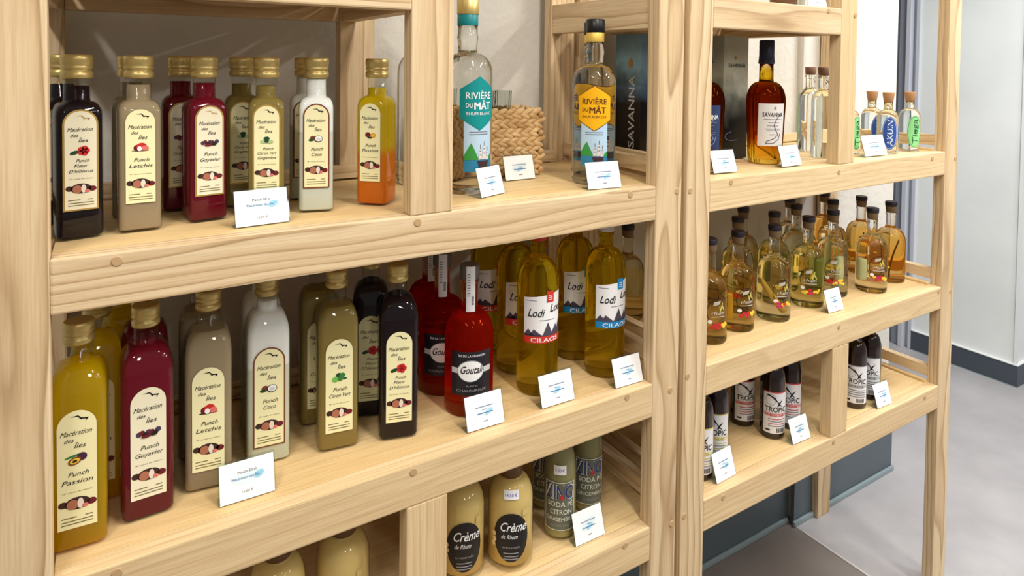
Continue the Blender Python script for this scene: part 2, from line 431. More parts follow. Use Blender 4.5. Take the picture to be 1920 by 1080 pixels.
# ------------------------------------------------------------------ shelf units
Z1, Z2, Z3 = 0.0, -.404, -.701
YB0, YB1 = .3737, .405
PT = .0312
TOP = .80
def plug(parent, x, z, y=0):
    me = lathe_mesh('dowel_plug', [(.0066, 0), (.0066, .0026), (.0056, .0032)], 14)
    o = link('dowel_plug', me, parent, (x, y-.0006+.0026, z), PLUG); o.rotation_euler = (R(90), 0, 0)
def unit(label, xl, xr, levels, mids, plugs, gx, cleat):
    root = empty('wooden_shelf_unit', (0, 0, FLOOR))
    tag(root, label, 'shelf', 'ash shelf units standing side by side')
    off = Vector((0, 0, FLOOR))
    made = []
    (a0, a1), (b0, b1) = xl, xr
    for y0, y1 in ((0, PT), (YB0, YB1)):
        for x0, x1 in (xl, xr): made.append(beam('post', x0, x1, y0, y1, FLOOR, TOP, 'z', WOOD, None, .0025))
        for x0, x1, z0, z1 in mids: made.append(beam('post', x0, x1, y0+.0004, y1+.0004, z0, z1, 'z', WOOD if z0 > -.1 and not cleat else WOODC, None, .002))
    for zb, zt, x0, x1 in levels:
        for y0, y1 in ((0, PT), (YB0, YB1)): made.append(beam('rail', x0, x1, y0, y1, zb, zt, 'x', WOOD if (zt > -.1 and not cleat) or zt > .1 else WOODC, None, .003))
        made.append(beam('shelf_board', x0, x1+(.066 if gx > .01 and zt < .1 else 0), PT, YB0, zt-.018, zt-.0004, 'x', BOARD, None, .001))
        for xe0, xe1 in ((x0-.036, x0-.005), (x1+.003, x1+.034)):
            made.append(beam('side_rail', xe0, xe1, PT, YB0, zb, zt-.019, 'y', WOOD, None, .002))
        if zt < .1:
            made.append(beam('guard_rail', x1+gx, x1+gx+.024, PT, YB0, zt+.014, zt+.045, 'y', WOOD, None, .0015))
            made.append(beam('guard_rail', x0-.056, x0-.034, PT, YB0, zt+.014, zt+.045, 'y', WOOD, None, .0015))
            made.append(beam('guard_rail', x0, x1, YB0-.018, YB0-.0005, zt+.004, zt+.03, 'x', WOOD, None, .0015))
            if cleat: made.append(beam('edge_cleat', x1-.017, x1, PT+.001, YB0-.02, zt, zt+.006, 'y', BOARD, None, .001))
    for o in made:
        o.parent = root; o.matrix_parent_inverse = Matrix.Translation(-off)
    for x, z in plugs: plug(root, x, z-FLOOR)
    return root
ua = unit('pale ash shelf unit on the near side, holding square punch bottles and a woven basket', (-.0717, 0), (1.0, 1.0717),
     [(.3265, .395, 0, .469), (-.0690, 0, 0, 1), (-.4730, Z2, 0, 1), (-.7710, Z3, 0, 1)],
     [(.4690, .5434, 0, TOP), (.4660, .5385, -.95, -.4730)],
     [(.0697, -.012), (.4812, -.0115), (.9314, -.0104), (1.0582, -.015), (.4769, -.4162), (.9317, -.4133), (.0675, -.4157), (.9327, -.7136), (1.0607, -.7163), (1.05, -.43)], .040, False)
ub = unit('pale ash shelf unit nearer the grey door, holding corked rum bottles and dark beers', (1.0875, 1.1576), (2.1606, 2.2334),
     [(.3245, .3904, 1.1576, 1.622), (-.0705, -.0015, 1.1576, 2.1606), (-.4704, Z2, 1.1576, 2.1606), (-.7708, Z3, 1.1576, 2.1606)],
     [(1.6222, 1.6922, -.0015, TOP), (1.6206, 1.6916, Z3, -.4704)],
     [(1.0972, -.0186), (1.2244, -.0117), (1.0998, -.4132), (1.0983, -.7139), (2.0858, -.017), (2.22, -.0259), (1.6272, -.021), (1.5672, .381), (1.6814, .3757), (1.6446, -.4188), (2.1453, -.415), (2.2157, -.427), (1.2196, -.715), (1.6341, -.7143), (2.0837, -.7165)], .003, True)
# A small free end rail seen past the near unit's right end
o = beam('side_rail', 1.003, 1.034, PT, YB0, .319, .39, 'y', WOOD, None, .002); o.parent = ua; o.matrix_parent_inverse = Matrix.Translation(-Vector((0, 0, FLOOR)))

# ------------------------------------------------------------------ square punch bottles
def bird(P, part, u, v, s, mat):
    P.poly(part, [(u-.9*s, v+.35*s), (u-.1*s, v+.45*s), (u+.25*s, v+.1*s), (u-.1*s, v+.28*s)], mat, 2)
    P.poly(part, [(u-.1*s, v+.28*s), (u+.25*s, v+.12*s), (u+.3*s, v-.15*s), (u+.1*s, v-.05*s)], mat, 2)
    P.poly(part, [(u+.2*s, v+.12*s), (u+.95*s, v+.02*s), (u+.8*s, v-.12*s), (u+.28*s, v-.05*s)], mat, 2)
    P.poly(part, [(u+.7*s, v+0*s), (u+.95*s, v+.02*s), (u+.62*s, v-.38*s)], mat, 2)
FR = {}
def fruit(P, kind, v, s):
    o = lambda a, b, ra, rb, m_, l=2, r=0: P.oval('picture_print', a*s, v+b*s, ra*s, rb*s, m_, l, r)
    if kind == 'hibiscus':
        o(-.55, -.12, .42, .2, DKGREEN, 2, .3)
        for k in range(5): o(.25+.28*math.cos(k*1.257), .05+.28*math.sin(k*1.257), .27, .25, RED, 3)
        o(.25, .05, .1, .1, DKRED, 4)
    elif kind == 'litchi':
        o(0, -.3, .85, .1, DKGREEN, 1); o(-.25, 0, .42, .36, DKRED, 2); o(.1, .12, .5, .42, RED, 3); o(.42, -.05, .36, .28, PINK, 4); o(-.1, -.08, .22, .26, WHITE, 5)
    elif kind == 'guava':
        for k in range(7): o(-.75+.25*k, .12*math.sin(k*2.3), .24, .24, (VIOLET, DKRED, INK)[k % 3], 2+k % 3)
        o(-.2, -.25, .4, .14, DKRED, 5); o(.4, -.2, .25, .14, INK, 5)
    elif kind == 'lime':
        o(-.05, .2, .32, .28, DKGREEN, 2); o(.3, .18, .32, .27, GREEN, 3); o(-.4, -.15, .34, .3, M_('lime_print', (120, 190, 80)), 4); o(.1, -.12, .3, .26, GREEN, 5); o(.55, -.2, .25, .1, DKGREEN, 2)
    elif kind == 'ginger':
        o(0, .25, .35, .22, DKGREEN, 2); o(-.35, -.12, .38, .24, M_('pale_lime_print', (176, 200, 140)), 3); o(.35, -.12, .38, .24, M_('pale_lime_print', (176, 200, 140)), 4); o(0, -.05, .25, .2, DKGREEN, 5)
    elif kind == 'coconut':
        o(-.4, .05, .35, .3, BROWNB, 2); o(-.6, -.15, .3, .16, DKGREEN, 3); o(.25, -.02, .5, .4, COCOA, 4); o(.27, -.0, .42, .33, WHITE, 5); o(.27, -.03, .26, .18, M_('coconut_shade', (215, 215, 205)), 6)
    elif kind == 'passion':
        o(-.3, .08, .38, .34, DKRED, 2); o(.42, .02, .36, .3, ORANGE, 3); o(.42, .02, .22, .18, YELP, 4); o(0, -.28, .3, .12, DKGREEN, 4)
    elif kind == 'granadilla':
        o(-.3, .25, .6, .1, GREEN, 2, .2); o(.35, .12, .36, .34, M_('plum_print', (70, 36, 66)), 3); o(-.15, -.15, .48, .32, BROWNB, 4, .3); o(-.15, -.15, .36, .22, YELP, 5, .3); o(-.15, -.15, .18, .12, COCOA, 6, .3)
def punch_label(P, w, v0, v1, kind, name, border=None, paper=CREAM, birdm=INK):
    H = v1-v0; s = w*.5; Y = lambda f: v1-f*H
    if border:
        P.arch('label', w+.0045, v0-.002, v1+.0022, border, 0)
    P.arch('label', w, v0, v1, paper, 1)
    bird(P, 'picture_print', .12*s, Y(.075), s*.52, birdm)
    tx = lambda t, u, f, wd, sz, mt=INK, sh=.35: P.text('lettering', t, u*s, Y(f), sz*H, mt, 3, wd*w, sh)
    tx('Macération', -.06, .205, .78, .058); tx('des', -.42, .262, .24, .046); tx('Îles', .12, .318, .3, .056)
    fruit(P, kind, Y(.41), w*.36)
    if isinstance(name, str):
        tx('Punch', .05, .555, .5, .055); tx(name, 0, .62, min(.78, .11*len(name)), .055)
    else:
        tx('Punch', .1, .52, .4, .045)
        for k, t in enumerate(name): tx(t, 0, .572+.055*k, min(.75, .085*len(t)), .045)
    P.text('lettering', '18° cuvée de maison', 0, Y(.695), .018*H, pmat('olive_ink', (120, 110, 70), .6), 2, .74*w, .2)
    for a, b, ra, rb, m_, l in ((0, 0, .33, .19, COCOA, 2), (-.36, .02, .12, .1, COCOA, 2), (.36, -.03, .13, .1, DKRED, 2), (-.12, -.02, .15, .15, pmat('cocoa_flesh', (176, 110, 84), .6), 3), (.08, -.01, .08, .16, pmat('vanilla_white', (236, 224, 208), .6), 4), (.2, -.1, .08, .06, PINK, 4)):
        P.oval('picture_print', a*w, Y(.79)+b*w, ra*w, rb*w, m_, l)
    for k, f in enumerate((.905, .935, .96)):
        P.rect('picture_print', -.4*w, (-.02 if k == 0 else .4)*w, Y(f)-.004*H, Y(f)+.004*H, pmat('olive_ink', (120, 110, 70), .6), 2)
    P.rect('picture_print', .2*w, .38*w, Y(.905)-.004*H, Y(.905)+.004*H, pmat('olive_ink', (120, 110, 70), .6), 2)

def punch_bottle(big, kind, name, liq, border, fill, paper=CREAM, birdm=INK):
    root = empty('punch_bottle', (0, 0, 0))
    if not big:
        H, h = .25, .0275; cz, nr, zs, ze = .219, .0165, .186, .168; cr = .0195; lw, l0, l1 = .0365, .042, .174
    else:
        H, h = .296, .0335; cz, nr, zs, ze = .268, .0165, .242, .205; cr = .0185; lw, l0, l1 = .044, .032, .188
    c = h*.3
    prof = [(0, h*.9, c), (.0025, h*.97, c), (.006, h, c)]
    prof += [(ze*f, h, c) for f in (.3, .6, .9)]
    for t in (0, .15, .3, .5, .7, .85, 1):      # shoulder
        a = t*math.pi/2; hh = nr+(h-nr)*math.cos(a); prof.append((ze+(zs-ze)*math.sin(a), hh, min(hh, c+(nr-c)*t)))
    prof += [(zs+.004, nr-.0006, nr), (cz+.004, nr-.0006, nr)]
    link('glass', squarish_mesh('glass', prof), root, None, THIN)
    q = [(max(z, .004), hh*.955, cc*.95) for z, hh, cc in prof if z <= fill]
    if fill > zs: q.append((fill, (nr-.0006)*.93, nr*.9))
    else:
        for (za, ha, ca), (zb, hb, cb) in zip(prof, prof[1:]):
            if za <= fill < zb: q.append((fill, (ha+(hb-ha)*(fill-za)/(zb-za))*.955, ca*.95))
    link('drink', squarish_mesh('drink', q), root, None, liq)
    cp = [(cr*.93, cz-.002), (cr, cz), (cr, cz+.007), (cr*.91, cz+.0080), (cr*.91, cz+.0105), (cr, cz+.012), (cr, cz+.014), (cr*.94, cz+.016), (cr, cz+.018), (cr*1.01, H-.006), (cr*.98, H-.001), (cr*.9, H)]
    link('cap', lathe_mesh('cap', cp, 28), root, None, GOLD)
    P = Print(); punch_label(P, lw, l0, l1, kind, name, border, paper, birdm); P.build(root, None, h)
    return root
L_HIB = liquid('hibiscus_punch', [(0, (22, 12, 17)), (.4, (30, 17, 24))])
L_LIT = liquid('litchi_punch', [(0, (164, 144, 120)), (.1, (160, 141, 113)), (.4, (154, 137, 106))])
L_GOY = liquid('guava_punch', [(0, (98, 8, 30)), (.4, (120, 10, 34))])
L_CIT = liquid('lime_punch', [(0, (148, 126, 68)), (.4, (134, 116, 60))])
L_COC = liquid('coconut_punch_small', [(0, (214, 218, 208)), (.129, (220, 222, 214)), (.133, (250, 250, 250)), (.4, (252, 252, 252))])
L_COC2 = liquid('coconut_punch_large', [(0, (214, 214, 194)), (.155, (220, 220, 202)), (.16, (250, 250, 248)), (.4, (252, 252, 250))])
L_PAS = liquid('passion_punch_small', [(0, (212, 104, 6)), (.085, (222, 122, 6)), (.1, (212, 176, 8)), (.4, (204, 178, 12))], .2, .1)
L_PAS2 = glass('passion_punch_large', [(0, (238, 120, 50)), (.03, (242, 140, 60)), (.055, (246, 226, 110)), (.4, (248, 236, 120))], 1.25, .6, (244, 208, 12))
SQ = {}
def put(o, loc, rz, label, group, cat='bottle', name=None):
    o.location = loc; o.rotation_euler = (0, 0, R(rz))
    tag(o, label, cat, group); return o
GS = 'small square punch bottles on the upper shelf'
GB = 'large square punch bottles on the middle shelf'
SQ['h'] = put(punch_bottle(False, 'hibiscus', ('Fleur', "D'hibiscus"), L_HIB, GOLDL, .207, CREAMW, pmat('pale_gold_ink', (196, 170, 120), .5)), (.025, .115, Z1), 10, 'small square bottle of near-black punch with red hibiscus on its label, in front', GS)
SQ['l'] = put(punch_bottle(False, 'litchi', 'Letchis', L_LIT, None, .208), (.099, .121, Z1), 2, 'small square bottle of beige punch with red litchi picture, front row of upper shelf', GS)
SQ['g'] = put(punch_bottle(False, 'guava', 'Goyavier', L_GOY, GOLDL, .209, CREAMW, pmat('pale_gold_ink', (196, 170, 120), .5)), (.187, .140, Z1), 9, 'small square bottle of crimson punch, front row of upper shelf, dark berries on label', GS)
SQ['c'] = put(punch_bottle(False, 'ginger', ('Citron Vert', 'Gingembre'), L_CIT, GOLDL, .205), (.276, .130, Z1), -10, 'small square bottle of olive-brown punch with lime picture, standing behind a white price card', GS)
SQ['k'] = put(punch_bottle(False, 'coconut', 'Coco', L_COC, BROWNB, .216), (.353, .122, Z1), -15, 'small square bottle of white coconut punch with halved coconut picture, front row of upper shelf', GS)
SQ['p'] = put(punch_bottle(False, 'passion', 'Passion', L_PAS, None, .200), (.457, .122, Z1), -43, 'small square bottle of yellow punch with orange sediment, right end of the small square bottles', GS)
for k, x, y, rz, lab in (('h', .004, .205, 4, 'small square bottle of near-black punch hidden behind its twin, against the left post'),
                         ('l', .0925, .225, 0, 'small square bottle of beige punch mostly hidden behind the front litchi bottle'),
                         ('g', .1625, .235, 2, 'small square bottle of crimson punch standing in shade behind its front twin'),
                         ('c', .254, .220, -5, 'small square bottle of olive-brown punch in the second row, beside its front twin'),
                         ('k', .362, .225, -15, 'small square bottle of white coconut punch hidden behind its front twin')):
    put(dup(SQ[k], (0, 0, 0)), (x, y, Z1), rz, lab, GS)
BQ = {}
BQ['p'] = put(punch_bottle(True, 'granadilla', 'Passion', L_PAS2, None, .243), (.026, .087, Z2), -3, 'large square bottle of yellow punch, front row of middle shelf beside the post', GB)
BQ['g'] = put(punch_bottle(True, 'guava', 'Goyavier', L_GOY, None, .250, CREAMW), (.106, .108, Z2), 2, 'large square bottle of dark crimson punch in front, dark berries on its label', GB)
BQ['l'] = put(punch_bottle(True, 'litchi', 'Letchis', L_LIT, None, .238), (.191, .131, Z2), -7, 'large square bottle of beige punch with red litchi picture, front row of middle shelf', GB)
BQ['k'] = put(punch_bottle(True, 'coconut', 'Coco', L_COC2, BROWNB, .258), (.282, .152, Z2), -6, 'large square bottle of white coconut punch standing behind the white price card', GB)
BQ['c'] = put(punch_bottle(True, 'lime', 'Citron Vert', L_CIT, None, .238), (.391, .132, Z2), -9, 'large square bottle of olive-green punch with green limes on its label', GB)
BQ['h'] = put(punch_bottle(True, 'hibiscus', ('Fleur', "D'hibiscus"), L_HIB, None, .245), (.492, .109, Z2), -16, 'large square bottle of near-black punch in front, red hibiscus on its label', GB)
for k, x, y, rz, lab in (('p', .045, .180, 0, 'large square bottle of yellow punch hidden behind the front passion fruit bottle'),
                         ('g', .108, .200, -2, 'large square bottle of dark crimson punch hidden behind its front twin'),
                         ('l', .190, .225, -5, 'large square bottle of beige punch hidden behind its front twin'),
                         ('k', .290, .245, -6, 'large square bottle of white coconut punch hidden behind its front twin'),
                         ('c', .385, .225, -9, 'large square bottle of olive-green punch hidden behind its front twin'),
                         ('h', .476, .200, -20, 'large square bottle of near-black punch half hidden behind its front twin'),
                         ('p', .082, .285, -2, 'large square bottle of yellow punch at the back, seen between the yellow and crimson bottles')):
    put(dup(BQ[k], (0, 0, 0)), (x, y, Z2), rz, lab, GB)

# ------------------------------------------------------------------ round spirit bottles
def arc(r0, z0, r1, z1, n=6, convex=True):
    """shoulder from (r0,z0) to (r1,z1)"""
    out = []
    for k in range(1, n+1):
        a = math.pi/2*k/n
        out.append((r1+(r0-r1)*math.cos(a), z0+(z1-z0)*math.sin(a)) if convex else (r0+(r1-r0)*math.sin(a), z1+(z0-z1)*math.cos(a)))
    return out
CLEAR = glass('clear_spirit', [(0, (250, 252, 250)), (.4, (252, 253, 252))], 1.36)
TEALP = pmat('teal_print', (0, 146, 148), .45); YELLOWP = pmat('amber_yellow_print', (250, 184, 8), .45)
SKYP = pmat('sky_print', (186, 216, 240), .5); SEAP = pmat('sea_print', (44, 130, 170), .5); HILLP = pmat('hill_print', (56, 150, 66), .5)
HULL = pmat('hull_print', (70, 40, 48), .5); SAILP = pmat('sail_print', (226, 214, 208), .5); BRWN = pmat('brown_ink', (96, 50, 12), .6)
def river_rum(hexm, txtm, capm, bandm, sub, s=1.0):
    root = empty('rum_bottle', (0, 0, 0))
    r = .0443*s; nr = .0175*s
    prof = [(r*.86, 0), (r*.97, .003*s), (r, .010*s), (r, .1*s), (r, .206*s)] + arc(r, .206*s, nr, .242*s, 7) + [(nr*.97, .25*s), (nr, .262*s), (nr*1.06, .266*s), (nr*1.06, .272*s), (nr, .276*s), (nr, .292*s)]
    link('glass', lathe_mesh('glass', prof), root, None, CLEAR)
    link('neck_band', lathe_mesh('neck_band', [(nr+.0008, .290*s), (nr+.001, .291*s), (nr+.001, .309*s), (nr, .310*s)], 28), root, None, bandm)
    link('cap', lathe_mesh('cap', [(nr+.0016, .3095*s), (nr+.002, .311*s), (nr+.002, .335*s), (nr, .337*s)], 28), root, None, capm)
    P = Print(); w = .035*s; c = .156*s; hh = .0465*s
    P.rect('label', -.0275*s, .0275*s, .040*s, .128*s, SKYP, 0)
    P.poly('label', [(0, c+hh), (-w, c+hh*.52), (-w, c-hh*.52), (0, c-hh), (w, c-hh*.52), (w, c+hh*.52)], BRWN if hexm is YELLOWP else hexm, 1)
    P.poly('label', [(0, c+hh*.96), (-w*.97, c+hh*.5), (-w*.97, c-hh*.5), (0, c-hh*.96), (w*.97, c-hh*.5), (w*.97, c+hh*.5)], hexm, 2)
    P.text('lettering', 'RIVIÈRE', 0, c+.008*s, .0165*s, txtm, 4, .049*s); P.text('lettering', 'DU', -.0185*s, c-.0065*s, .0105*s, txtm, 4, .012*s)
    [P.text('lettering', 'MÂT', (.0065+q)*s, c-.010*s, .018*s, txtm, 4, .0325*s) for q in (-.0005, .0005)]; P.text('lettering', sub, 0, c-.0195*s, .0075*s, txtm, 4, .048*s)
    P.rect('picture_print', -.0275*s, .0275*s, .040*s, .060*s, SEAP, 1)
    P.poly('picture_print', [(-.0275*s, .06*s), (-.0005*s, .06*s), (-.0145*s, .089*s), (-.019*s, .082*s), (-.0275*s, .067*s)], HILLP, 2)
    P.poly('picture_print', [(.016*s, .06*s), (.0275*s, .06*s), (.0275*s, .07*s)], HILLP, 2)
    P.poly('picture_print', [(-.004*s, .058*s), (.020*s, .058*s), (.016*s, .046*s), (0, .046*s)], HULL, 3)
    for u, v0, v1, ww in ((.002, .060, .078, .007), (.010, .060, .083, .008), (.017, .059, .074, .006)):
        for f0, f1 in ((0, .42), (.48, .76), (.82, 1)):
            a, b = v0+(v1-v0)*f0, v0+(v1-v0)*f1
            P.poly('picture_print', [((u-ww*.6*(1-f0*.4))*s, a*s), ((u+ww*.5*(1-f0*.4))*s, (a+.001)*s), ((u+ww*.45*(1-f1*.4))*s, b*s), ((u-ww*.5*(1-f1*.4))*s, b*s)], SAILP, 3)
        P.rect('picture_print', (u-.0004)*s, (u+.0004)*s, v0*s, (v1+.008)*s, HULL, 2)
    for v in (.107, .103): P.rect('picture_print', -.018*s, .018*s, v*s, (v+.0012)*s, GREYINK, 2)
    P.build(root, r)
    return root
GR = 'clear rum bottles with hexagonal labels on the upper shelf'
YG = pmat('yellow_gold_band', (226, 190, 90), .4, .3)
ry = put(river_rum(YELLOWP, BRWN, BLACK, YG, 'RHUM AGRICOLE'), (.917, .098, Z1), -38, 'clear rum bottle with yellow hexagonal label and black cap, behind a white price card', GR)
put(dup(ry, (0, 0, 0)), (.979, .184, Z1), -38, 'clear rum bottle with black cap hidden behind the yellow-labelled bottle', GR)
rt_ = put(river_rum(TEALP, WHITE, GOLD, pmat('teal_foil', (0, 132, 138), .4), 'RHUM BLANC', 1.085), (.645, .145, Z1), 1, 'tall clear rum bottle with teal hexagonal label and gold cap beside the middle post', GR)
put(dup(rt_, (0, 0, 0)), (.602, .262, Z1), -10, 'clear rum bottle mostly hidden behind the middle post of the upper shelf', GR)

# Round peach-red liqueur with paper seal
def liqueur():
    root = empty('liqueur_bottle', (0, 0, 0)); r = .046; nr = .0155
    g = glass('red_liqueur', [(0, (240, 236, 226)), (.022, (240, 236, 226)), (.026, (240, 130, 50)), (.05, (222, 60, 22)), (.13, (226, 54, 24)), (.138, (240, 96, 60)), (.19, (226, 96, 66)), (.2, (245, 240, 235)), (.4, (245, 240, 235))], 1.38, .26, (206, 40, 14))
    prof = [(r*.92, 0), (r*.99, .003), (r, .008), (r, .07), (r, .142)] + arc(r, .142, nr+.003, .182, 8) + [(nr, .188), (nr, .235), (nr+.002, .237), (nr+.002, .244)]
    link('glass', lathe_mesh('glass', prof), root, None, g)
    link('stopper', lathe_mesh('stopper', [(nr+.001, .2445), (nr+.0035, .245), (nr+.0035, .266), (nr+.001, .270)], 24), root, None, pmat('grey_stopper', (110, 104, 98), .5))
    P = Print()
    P.rect('label', -.039, .039, .042, .122, pmat('black_label', (26, 24, 34), .5), 0)
    P.rect('label', -.039, .039, .082, .092, pmat('pale_grey_label', (206, 206, 208), .5), 1)
    P.oval('label', -.002, .087, .0245, .020, WHITE, 2, 0, 24)
    P.ring('picture_print', -.002, .087, .0245, .020, .001, GREYINK, 3)
    P.text('lettering', 'Goutali', -.002, .083, .019, INK, 4, .040, .3); P.text('lettering', 'ÎLE DE LA RÉUNION', 0, .113, .0055, WHITE, 3, .05)
    P.text('lettering', 'PUNCH', 0, .058, .0045, pmat('grey_label_ink', (150, 150, 155), .6), 3, .02); P.text('lettering', 'CHALEUREUX', 0, .049, .0062, pmat('grey_label_ink', (150, 150, 155), .6), 3, .056)
    P.build(root, r)
    # paper tax strip folded over the stopper
    q = Print(); q.rect('label', -.0085, .0085, .186, .2705, WHITE, 0)
    for k in range(8): q.rect('picture_print', .0015, .006, .199+k*.0022, .2003+k*.0022, INK, 1)
    for k in range(9): q.rect('picture_print', -.006, -.001, .215+k*.005, .2165+k*.005, GREYINK, 1)
    mm_ = q.build(root, lambda v: nr+.0038); mm_['label'].name = 'paper_seal'
    return root
GL = 'red liqueur bottles on the middle shelf'
lq = put(liqueur(), (.639, .117, Z2), -21, 'round bottle of red liqueur with black label and white oval, front of middle shelf', GL)
put(dup(lq, (0, 0, 0)), (.628, .212, Z2), -22, 'round bottle of red liqueur directly behind its front twin', GL)
put(dup(lq, (0, 0, 0)), (.644, .308, Z2), -10, 'round bottle of red liqueur farthest back, its white oval half hidden', GL)

# Golden bottles with mountain labels
def golden(acc, capm, gl):
    root = empty('golden_rum_bottle', (0, 0, 0)); r = .0415; nr = .0150
    prof = [(r*.85, 0), (r*.96, .003), (r, .010), (r, .12), (r, .218)] + arc(r, .218, nr+.002, .262, 8) + [(nr, .27), (nr, .29), (nr+.0015, .291), (nr+.0015, .298)]
    link('glass', lathe_mesh('glass', prof), root, None, gl)
    link('cap', lathe_mesh('cap', [(nr+.002, .2985), (nr+.0026, .300), (nr+.0026, .322), (nr+.001, .325)], 24), root, None, capm)
    P = Print(); a = .042
    P.poly('label', [(-a, .118), (a, .118), (a, .204), (-a, .194)], WHITE, 0)
    P.rect('label', -a, a, .106, .1195, acc, 1)
    P.rect('label', .004, .020, .185, .207, acc, 2)
    mp = pmat('mountain_print', (78, 70, 88), .6)
    for x0, x1, xp, h_ in ((-a, -.020, -.032, .013), (-.030, -.004, -.021, .013), (-.004, .018, .007, .026), (.012, .034, .026, .020), (.026, a, .038, .028)):
        P.poly('picture_print', [(x0, .1205), (x1, .1205), (xp, .1205+h_)], mp, 2)
    P.rect('picture_print', -a, a, .1196, .1222, mp, 2)
    P.text('lettering', 'Lodi', -.018, .158, .022, INK, 3, .030, .3); P.text('lettering', 'Lodi', .026, .166, .022, INK, 3, .030, .3)
    P.text('lettering', 'CILAOS', .002, .1085, .0115, WHITE, 3, .058)
    for k, v in enumerate((.200, .196, .192)): P.rect('picture_print', .0075, .0165, v-.002, v-.0008, WHITE, 3)
    P.rect('picture_print', -.036, -.016, .1885, .1897, GREYINK, 1); P.rect('picture_print', -.010, .022, .150, .1513, GREYINK, 1)
    P.build(root, r)
    return root
GOLDA = glass('golden_rum', [(0, (240, 234, 200)), (.02, (240, 228, 150)), (.05, (242, 226, 110)), (.21, (244, 230, 100)), (.4, (246, 234, 130))], 1.37, .16, (214, 172, 10))
GG = 'golden rum bottles with mountain labels on the middle shelf'
gr_ = put(golden(pmat('label_red', (216, 54, 40), .5), pmat('red_cap', (206, 52, 32), .4), GOLDA), (.790, .110, Z2), -15, 'golden rum bottle with red-banded mountain label, front of middle shelf', GG)
gb_ = put(golden(pmat('label_blue', (20, 140, 206), .5), pmat('white_cap', (226, 224, 220), .4), GOLDA), (.954, .098, Z2), -9, 'golden rum bottle with blue-banded mountain label, front of middle shelf by the right post', GG)
put(dup(gr_, (0, 0, 0)), (.786, .300, Z2), -12, 'golden rum bottle with red-banded label standing farthest back beside the red liqueur', GG)
put(dup(gr_, (0, 0, 0)), (.800, .205, Z2), -6, 'golden rum bottle with red-banded label, directly behind the front red-banded one', GG)
put(dup(gb_, (0, 0, 0)), (.948, .195, Z2), -14, 'golden rum bottle with blue-banded label in the second row', GG)

# Corked flavoured rums
def corked(gl, inner=None, innm=None, pr=0, name='flavoured_rum_bottle'):
    root = empty(name, (0, 0, 0)); r = .0415; nr = .0135
    prof = [(r*.90, 0), (r*.985, .003), (r, .008), (r, .06), (r, .118)] + arc(r, .118, nr+.004, .158, 9) + [(nr+.001, .164), (nr, .170), (nr, .200), (nr+.0015, .2015), (nr+.0015, .207)]
    link('glass', lathe_mesh('glass', prof), root, None, gl)
    ck = link('cork', lathe_mesh('cork', [(nr-.001, .2073), (nr+.0005, .209), (nr+.002, .224), (nr+.002, .2262)], 20), root, None, pmat('dark_cork', (132, 108, 78), .8))
    link('cork_top', lathe_mesh('cork_top', [(nr+.0028, .2264), (nr+.0032, .228), (nr+.0032, .238), (nr+.0015, .240)], 20), ck, None, pmat('dark_cap_top', (44, 38, 50), .45))
    if inner is not None:
        vs, fs = inner; link('fruit_piece' if innm is not VAN else 'vanilla_pod', mesh('in', vs, fs, True), root, None, innm)
    P = Print()
    P.ring('label', 0, .078, .026, .032, .0016, INK, 0, 75, 290)
    P.poly('picture_print', [(-.012, .092), (.004, .096), (.006, .104), (-.010, .101)], pmat('pale_grey_print', (190, 186, 176), .6), 1)
    for a, b, ra, rb, rot_ in ((.009, .090, .0018, .011, -.25), (.013, .087, .0018, .009, .5), (.005, .085, .0014, .008, .2)):
        P.oval('picture_print', a, b, ra, rb, pmat('lime_yellow_print', (196, 190, 96), .6), 2, rot_, 10)
    P.text('lettering', 'rhum', 0, .072, .012, pmat('pale_ink', (214, 212, 206), .6), 3, .030, .25)
    P.rect('lettering', -.016, .017, .066, .0675, pmat('pale_ink', (214, 212, 206), .6), 3)
    P.oval('picture_print', -.018, .055, .0055, .0045, WHITE, 2, 0, 10)
    rnd = random.Random(pr)
    for k in range(11):
        P.oval('picture_print', -.016+.0040*k, .045+rnd.uniform(-.005, .006), .0046, .004, (RED, pmat('magenta_print', (196, 40, 96), .5), pmat('magenta_print', (196, 40, 96), .5), RED, YELP)[rnd.randrange(5) if k < 7 else 4], 2+k % 3, 0, 8)
    P.build(root, r)
    return root
VAN = pmat('dark_vanilla_pod', (50, 26, 12), .5)
def pod(x, y, lean):
    return tube([(x+lean*t*t*.03, y, .012+.12*t) for t in [k/7 for k in range(8)]], .0022, 7)
def slab(x0, x1, y0, y1, z0, z1):
    me = boxmesh('t', x1-x0, y1-y0, z1-z0, .005, 2)
    v = [(p.co.x+(x0+x1)/2, p.co.y+(y0+y1)/2, p.co.z+(z0+z1)/2) for p in me.vertices]; f = [tuple(p.vertices) for p in me.polygons]
    bpy.data.meshes.remove(me); return v, f
G_PALE = glass('pale_flavoured_rum', [(0, (240, 240, 228)), (.02, (252, 251, 243)), (.12, (252, 250, 236)), (.155, (252, 252, 250)), (.4, (252, 252, 250))], 1.37, .02, (200, 180, 90))
G_YEL = glass('yellow_flavoured_rum', [(0, (238, 236, 214)), (.02, (250, 246, 212)), (.12, (250, 244, 196)), (.155, (252, 252, 248)), (.4, (252, 252, 250))], 1.37, .04, (200, 176, 60))
G_GOLD = glass('golden_flavoured_rum', [(0, (240, 234, 210)), (.02, (250, 240, 204)), (.13, (250, 238, 194)), (.15, (252, 250, 244)), (.4, (252, 252, 250))], 1.37, .04, (196, 150, 40))
G_AMB = glass('amber_flavoured_rum', [(0, (240, 236, 226)), (.022, (238, 230, 214)), (.026, (244, 210, 136)), (.10, (246, 216, 146)), (.145, (248, 226, 172)), (.158, (252, 250, 246)), (.4, (252, 252, 250))], 1.37, .12, (206, 146, 44))
PULP = pmat('pale_fruit_flesh', (222, 226, 180), .5); PULPY = pmat('yellow_fruit_flesh', (216, 176, 70), .5)
